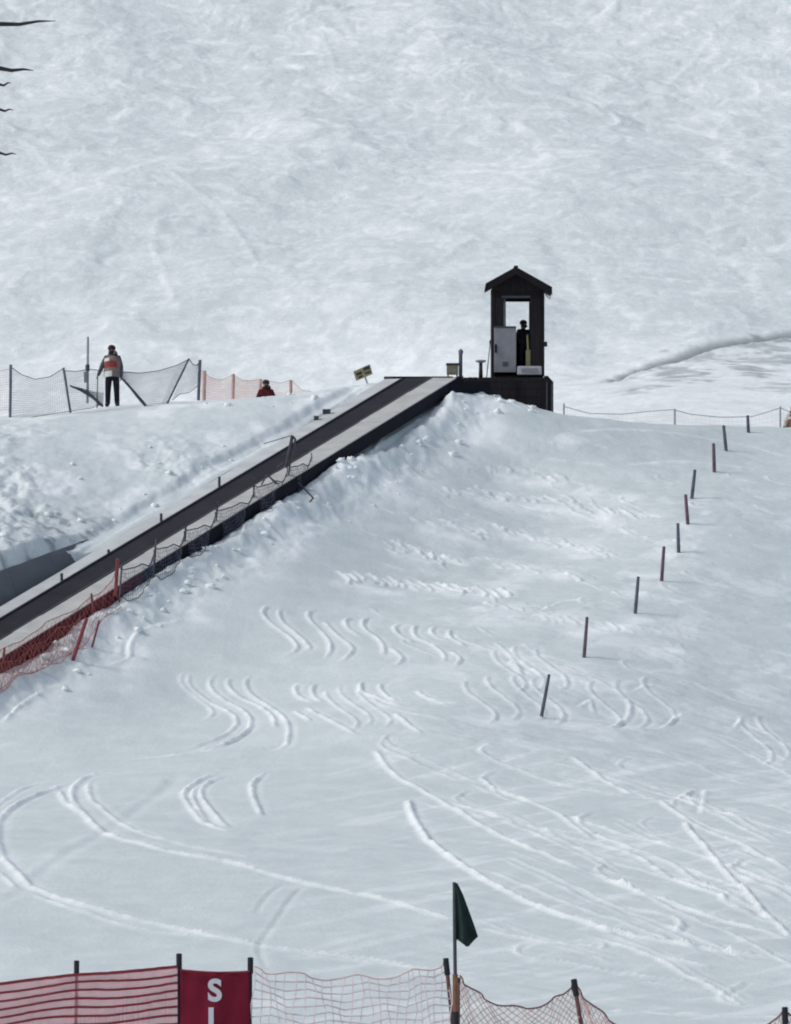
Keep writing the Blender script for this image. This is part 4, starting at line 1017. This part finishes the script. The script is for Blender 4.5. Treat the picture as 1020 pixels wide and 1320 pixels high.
# ------------------------------------------------------------ foreground fences
DB = 60.0
def bz(px, py, dd=0): return P(px, py, DB+dd)
def fpost(parent, a_, b_, r=.028, m=m_postb, capl=.17, dd=0):
    return rod(parent, bz(b_[0], b_[1], dd), bz(a_[0], a_[1], dd), r, m, 'post', 8, m_post, capl)
sf = empty('striped_slat_fence', bz(100, 1400), 'red and pink horizontally striped plastic fence at the bottom left', 'fence')
fpost(sf, (99,1240), (97,1400), .024, m_strap, .16, .05)
fpost(sf, (-60,1250), (-60,1400), .024, m_strap, .16, .05)
topc = [(-70,1279),(-30,1273),(0,1268.5),(40,1263),(99,1256.5),(140,1254.5),(190,1250),(230,1246)]
def top_at(px):
    return float(np.interp(px, [p[0] for p in topc], [p[1] for p in topc]))
pxs = np.linspace(-70, 229, 40)
for k in range(13):
    mb = MB(); hw = .015 if k else .020
    up, dn = [], []
    for px in pxs:
        y_ = top_at(px) + k*10.6 + 1.6*math.sin(px/26.0+k*.5)*(k > 0) + random.uniform(-.25, .25)
        p = bz(px, y_, .015*math.sin(px/31+k)); up.append(p+Vector((0, 0, hw))); dn.append(p-Vector((0, 0, hw)))
    n = len(up)
    v = up + dn + [p+Vector((0, .012, 0)) for p in up] + [p+Vector((0, .012, 0)) for p in dn]
    f = []
    for i in range(n-1): f += [(n+i, n+i+1, i+1, i), (2*n+i, 2*n+i+1, 3*n+i+1, 3*n+i), (i, i+1, 2*n+i+1, 2*n+i), (n+i, 3*n+i, 3*n+i+1, n+i+1)]
    mb.poly(v, f); mb.build('strap', m_strap, sf)
wv = MB()
for px in np.arange(-70, 229, 1.5):
    wv.tube([bz(px, top_at(px)+.5, .03), bz(px+random.uniform(-.3, .3), top_at(px)+70, .03), bz(px, top_at(px)+135, .03)], .0062, 3, 0, False)
for yy in np.arange(3, 132, 2.6):
    wv.tube([bz(px, top_at(px)+yy, .036) for px in np.linspace(-70, 229, 20)], .0052, 3, 0, False)
w_ = wv.build('mesh_weave', m_pinkf, sf)

bn = empty('slow_banner', bz(277, 1400), 'dark red hanging banner with pale grey letters down its middle, between two posts', 'banner')
fpost(bn, (231,1231), (232,1400), .026, m_post, .19, .06); fpost(bn, (323,1236), (322,1400), .026, m_post, .19, .06)
nx_, nz_ = 26, 22
v = []; f = []
for j in range(nz_+1):
    for i in range(nx_+1):
        u = i/nx_; w = j/nz_; px = 232.5+u*89.5; ty = 1249+5*math.sin(u*math.pi)*.45+u*2
        py = ty + w*150
        p = bz(px, py, .018*math.sin(u*7+w*3)+.010*math.sin(u*17+w*6)); v.append(p)
for j in range(nz_):
    for i in range(nx_): a = j*(nx_+1)+i; f.append((a, a+nx_+1, a+nx_+2, a+1))
mb = MB(); mb.poly(v, f); bo = mb.build('cloth', m_banner, bn, smooth=True)
sm = bo.modifiers.new('thick', 'SOLIDIFY'); sm.thickness = .004
mb = MB(); mb.tube([bz(232, 1250.5, -.02), bz(255, 1252.5, -.02), bz(300, 1254, -.02), bz(322, 1252, -.02)], .011, 6); mb.build('top_hem', m_strap, bn)
def letter(ch, px, py, h):
    cu = bpy.data.curves.new('letter', 'FONT'); cu.body = ch; cu.align_x = 'CENTER'; cu.align_y = 'CENTER'
    cu.size = h; cu.extrude = .003; cu.offset = .014
    o = bpy.data.objects.new('tmp', cu); COL.objects.link(o); bpy.context.view_layer.update()
    me = bpy.data.meshes.new_from_object(o.evaluated_get(bpy.context.evaluated_depsgraph_get())); bpy.data.objects.remove(o)
    c = bz(px, py, -.045); me.transform(Matrix.Translation(c - bn.location) @ Matrix.Rotation(math.radians(90), 4, 'X'))
    me.materials.clear(); me.materials.append(m_letter)
    lo = bpy.data.objects.new('letter', me); COL.objects.link(lo); lo.parent = bn; return lo
for ch, py in (('S', 1278), ('L', 1315), ('O', 1352), ('W', 1389)): letter(ch, 277, py, .39)

pn = empty('pale_net_fence', bz(450, 1400), 'pale pinkish square-mesh net fence right of the banner at the bottom', 'net fence')
fpost(pn, (575,1237), (592,1400), .026, m_postb, .20)
tp_ = dens([bz(*p) for p in [(327,1247),(360,1254),(400,1260),(440,1261),(480,1260),(520,1256),(550,1249),(574,1242)]], 3)
bt_ = dens([bz(*p) for p in [(327,1390),(360,1392),(400,1394),(440,1394),(480,1394),(520,1394),(550,1392),(590,1390)]], 3)
net(pn, tp_, bt_, .105, 14, .0100, m_nete, .009, slack=.06, mhem=m_netp)
rf = empty('rust_net_fence', bz(700, 1400), 'rust coloured net fence sagging between posts right of the flag', 'net fence')
fpost(rf, (740,1264), (762,1400), .028, m_postb, .20); fpost(rf, (1012,1300), (1015,1420), .028, m_postb, .20); fpost(rf, (592,1262), (592,1400), .012, m_postb, .05)
tp_ = dens([bz(*p) for p in [(592,1258),(605,1272),(625,1288),(650,1297),(680,1300),(705,1294),(725,1281),(739,1269)]], 3)
bt_ = dens([bz(*p) for p in [(592,1392),(612,1392),(632,1392),(652,1392),(682,1392),(707,1392),(730,1392),(758,1392)]], 3)
net(rf, tp_, bt_, .085, 12, .0066, m_netp, .011, slack=.03, diag=True, mhem=m_postb)
tp_ = dens([bz(*p) for p in [(743,1272),(760,1292),(785,1315),(830,1338),(880,1345),(940,1340),(985,1322),(1011,1303)]], 3)
bt_ = dens([bz(*p) for p in [(765,1392),(780,1395),(800,1398),(840,1400),(880,1402),(940,1404),(985,1406),(1014,1406)]], 3)
net(rf, tp_, bt_, .085, 10, .0066, m_netp, .011, slack=.03, diag=True, mhem=m_postb)
tp_ = dens([bz(*p) for p in [(1013,1303),(1030,1318),(1060,1330),(1100,1320)]], 3); bt_ = dens([bz(*p) for p in [(1015,1406),(1030,1408),(1060,1408),(1100,1408)]], 3)
net(rf, tp_, bt_, .085, 8, .0066, m_netp, .011, diag=True, mhem=m_postb)

# flag
fl = empty('pennant_flag', bz(587, 1400, -.4), 'black-green pennant hanging on an upright pole in front of the bottom net fence', 'flag')
DF = DB-.4
def q_(px, py, dy=0): return Vector(((px-CX)/F_PX*DF, DF+dy, (HOR-py)/F_PX*DF))
rod(fl, q_(587, 1256), q_(585.5, 1137), .024, m_greyd, 'upper_pole', r2=.020); rod(fl, q_(588.5, 1410), q_(587, 1256), .036, m_orange, 'lower_pole')
mb = MB(); mb.tube([q_(587.6, 1304), q_(588.4, 1405)], .041, 8); mb.build('sleeve', m_post, fl)
Lf = [(585.5,1137.5),(586,1155),(586.5,1172),(587,1190),(587.5,1211)]; Rf = [(590,1138.5),(597,1153),(603,1170),(610,1189),(616,1206)]
v = []; f = []; nu = 10
rows = 16
for j in range(rows+1):
    w = j/rows
    lp = (np.interp(w, np.linspace(0, 1, 5), [p[0] for p in Lf]), np.interp(w, np.linspace(0, 1, 5), [p[1] for p in Lf]))
    rp = (np.interp(w, np.linspace(0, 1, 5), [p[0] for p in Rf]), np.interp(w, np.linspace(0, 1, 5), [p[1] for p in Rf]))
    for i in range(nu+1):
        u = i/nu; px = lp[0]+(rp[0]-lp[0])*u; py = lp[1]+(rp[1]-lp[1])*u
        py += w**6 * 13*max(0, 1-abs(u-.55)/.5)
        v.append(q_(px, py, .05*w*math.sin(u*8+w*1.5)-.02))
for j in range(rows):
    for i in range(nu): a = j*(nu+1)+i; f.append((a, a+nu+1, a+nu+2, a+1))
mb = MB(); mb.poly(v, f); fo = mb.build('cloth', m_flag, fl, smooth=True); s_ = fo.modifiers.new('thick', 'SOLIDIFY'); s_.thickness = .006

# ------------------------------------------------------------ tree just outside the left edge, branch tips reaching in
DT = 40.0
tx = -5.0; tzb = float(near_base(np.array([tx]), np.array([DT]))[0])
tr = empty('bare_conifer', (tx, DT, tzb), 'dark bare twigs of a tree poking in at the upper left edge', 'tree')
mb = MB(); mb.tube([(tx, DT, tzb-.3), (tx+.03, DT, 1), (tx-.05, DT, 4), (tx, DT, 7), (tx+.02, DT, 9.5)], [.20, .17, .12, .07, .02], 10); mb.build('trunk', m_bark, tr, smooth=True)
def branch(a, b, r0, twigs=True):
    a = Vector(a); b = Vector(b); mb = MB(); n = 9; pts = []
    for k in range(n+1):
        u = k/n; p = a.lerp(b, u); p.z += .05*math.sin(u*math.pi)*(b-a).length*.5 + random.uniform(-.006, .006); pts.append(p)
    pts[-1] = b
    mb.tube(pts, [r0*(1-.82*k/n) for k in range(n+1)], 6)
    if twigs:
        for k in range(2, n-1):
            for sg_ in (-1, 1):
                p = pts[k]; L = (b-a).length*.25*(1-k/n)+.05
                d = (b-a).normalized(); e = p + d*L*.9 + Vector((0, sg_*L*.8, random.uniform(-.1, .05)*L)); mb.tube([p, p.lerp(e, .5)+Vector((0, 0, .01)), e], [r0*.35, r0*.25, r0*.08], 4)
    mb.build('branch', m_bark, tr, smooth=True)
for px, py, y0_ in [(72, 27, 33), (44, 91, 88), (15, 107, 109), (18, 142, 141), (22, 199, 197)]:
    b = P(px, py, DT); a = Vector((tx, DT, P(0, y0_, DT).z-.12))
    mid = P(0, y0_+(-2 if px > 60 else 0), DT)
    L = (b-a).length
    mb = MB(); rr = .028 if px > 40 else .018
    pts = [a, a.lerp(mid, .35)+Vector((0, 0, .05)), a.lerp(mid, .7)+Vector((0, 0, .05)), mid, mid.lerp(b, .35)+Vector((0, 0, -.012)), mid.lerp(b, .7)+Vector((0, 0, .006)), b]
    mb.tube(pts, [rr*1.3, rr*1.1, rr*.9, rr*.75, rr*.6, rr*.4, rr*.08], 6)
    for k in (1, 2):
        p = pts[k]; mb.tube([p, p+Vector((.02, .28, -.02)), p+Vector((.03, .5, .0))], [rr*.4, rr*.3, rr*.05], 4)
    mb.build('branch', m_bark, tr, smooth=True)
for k in range(40):
    z_ = random.uniform(0.5, 9.2); an = random.uniform(math.pi*.55, math.pi*1.45); L = 1.9*(1-(z_-.5)/10.5)*random.uniform(.7, 1.1)
    a = Vector((tx, DT, z_)); branch(a, a+Vector((math.cos(an)*L, math.sin(an)*L, -.12*L+random.uniform(-.1, .1))), .03)
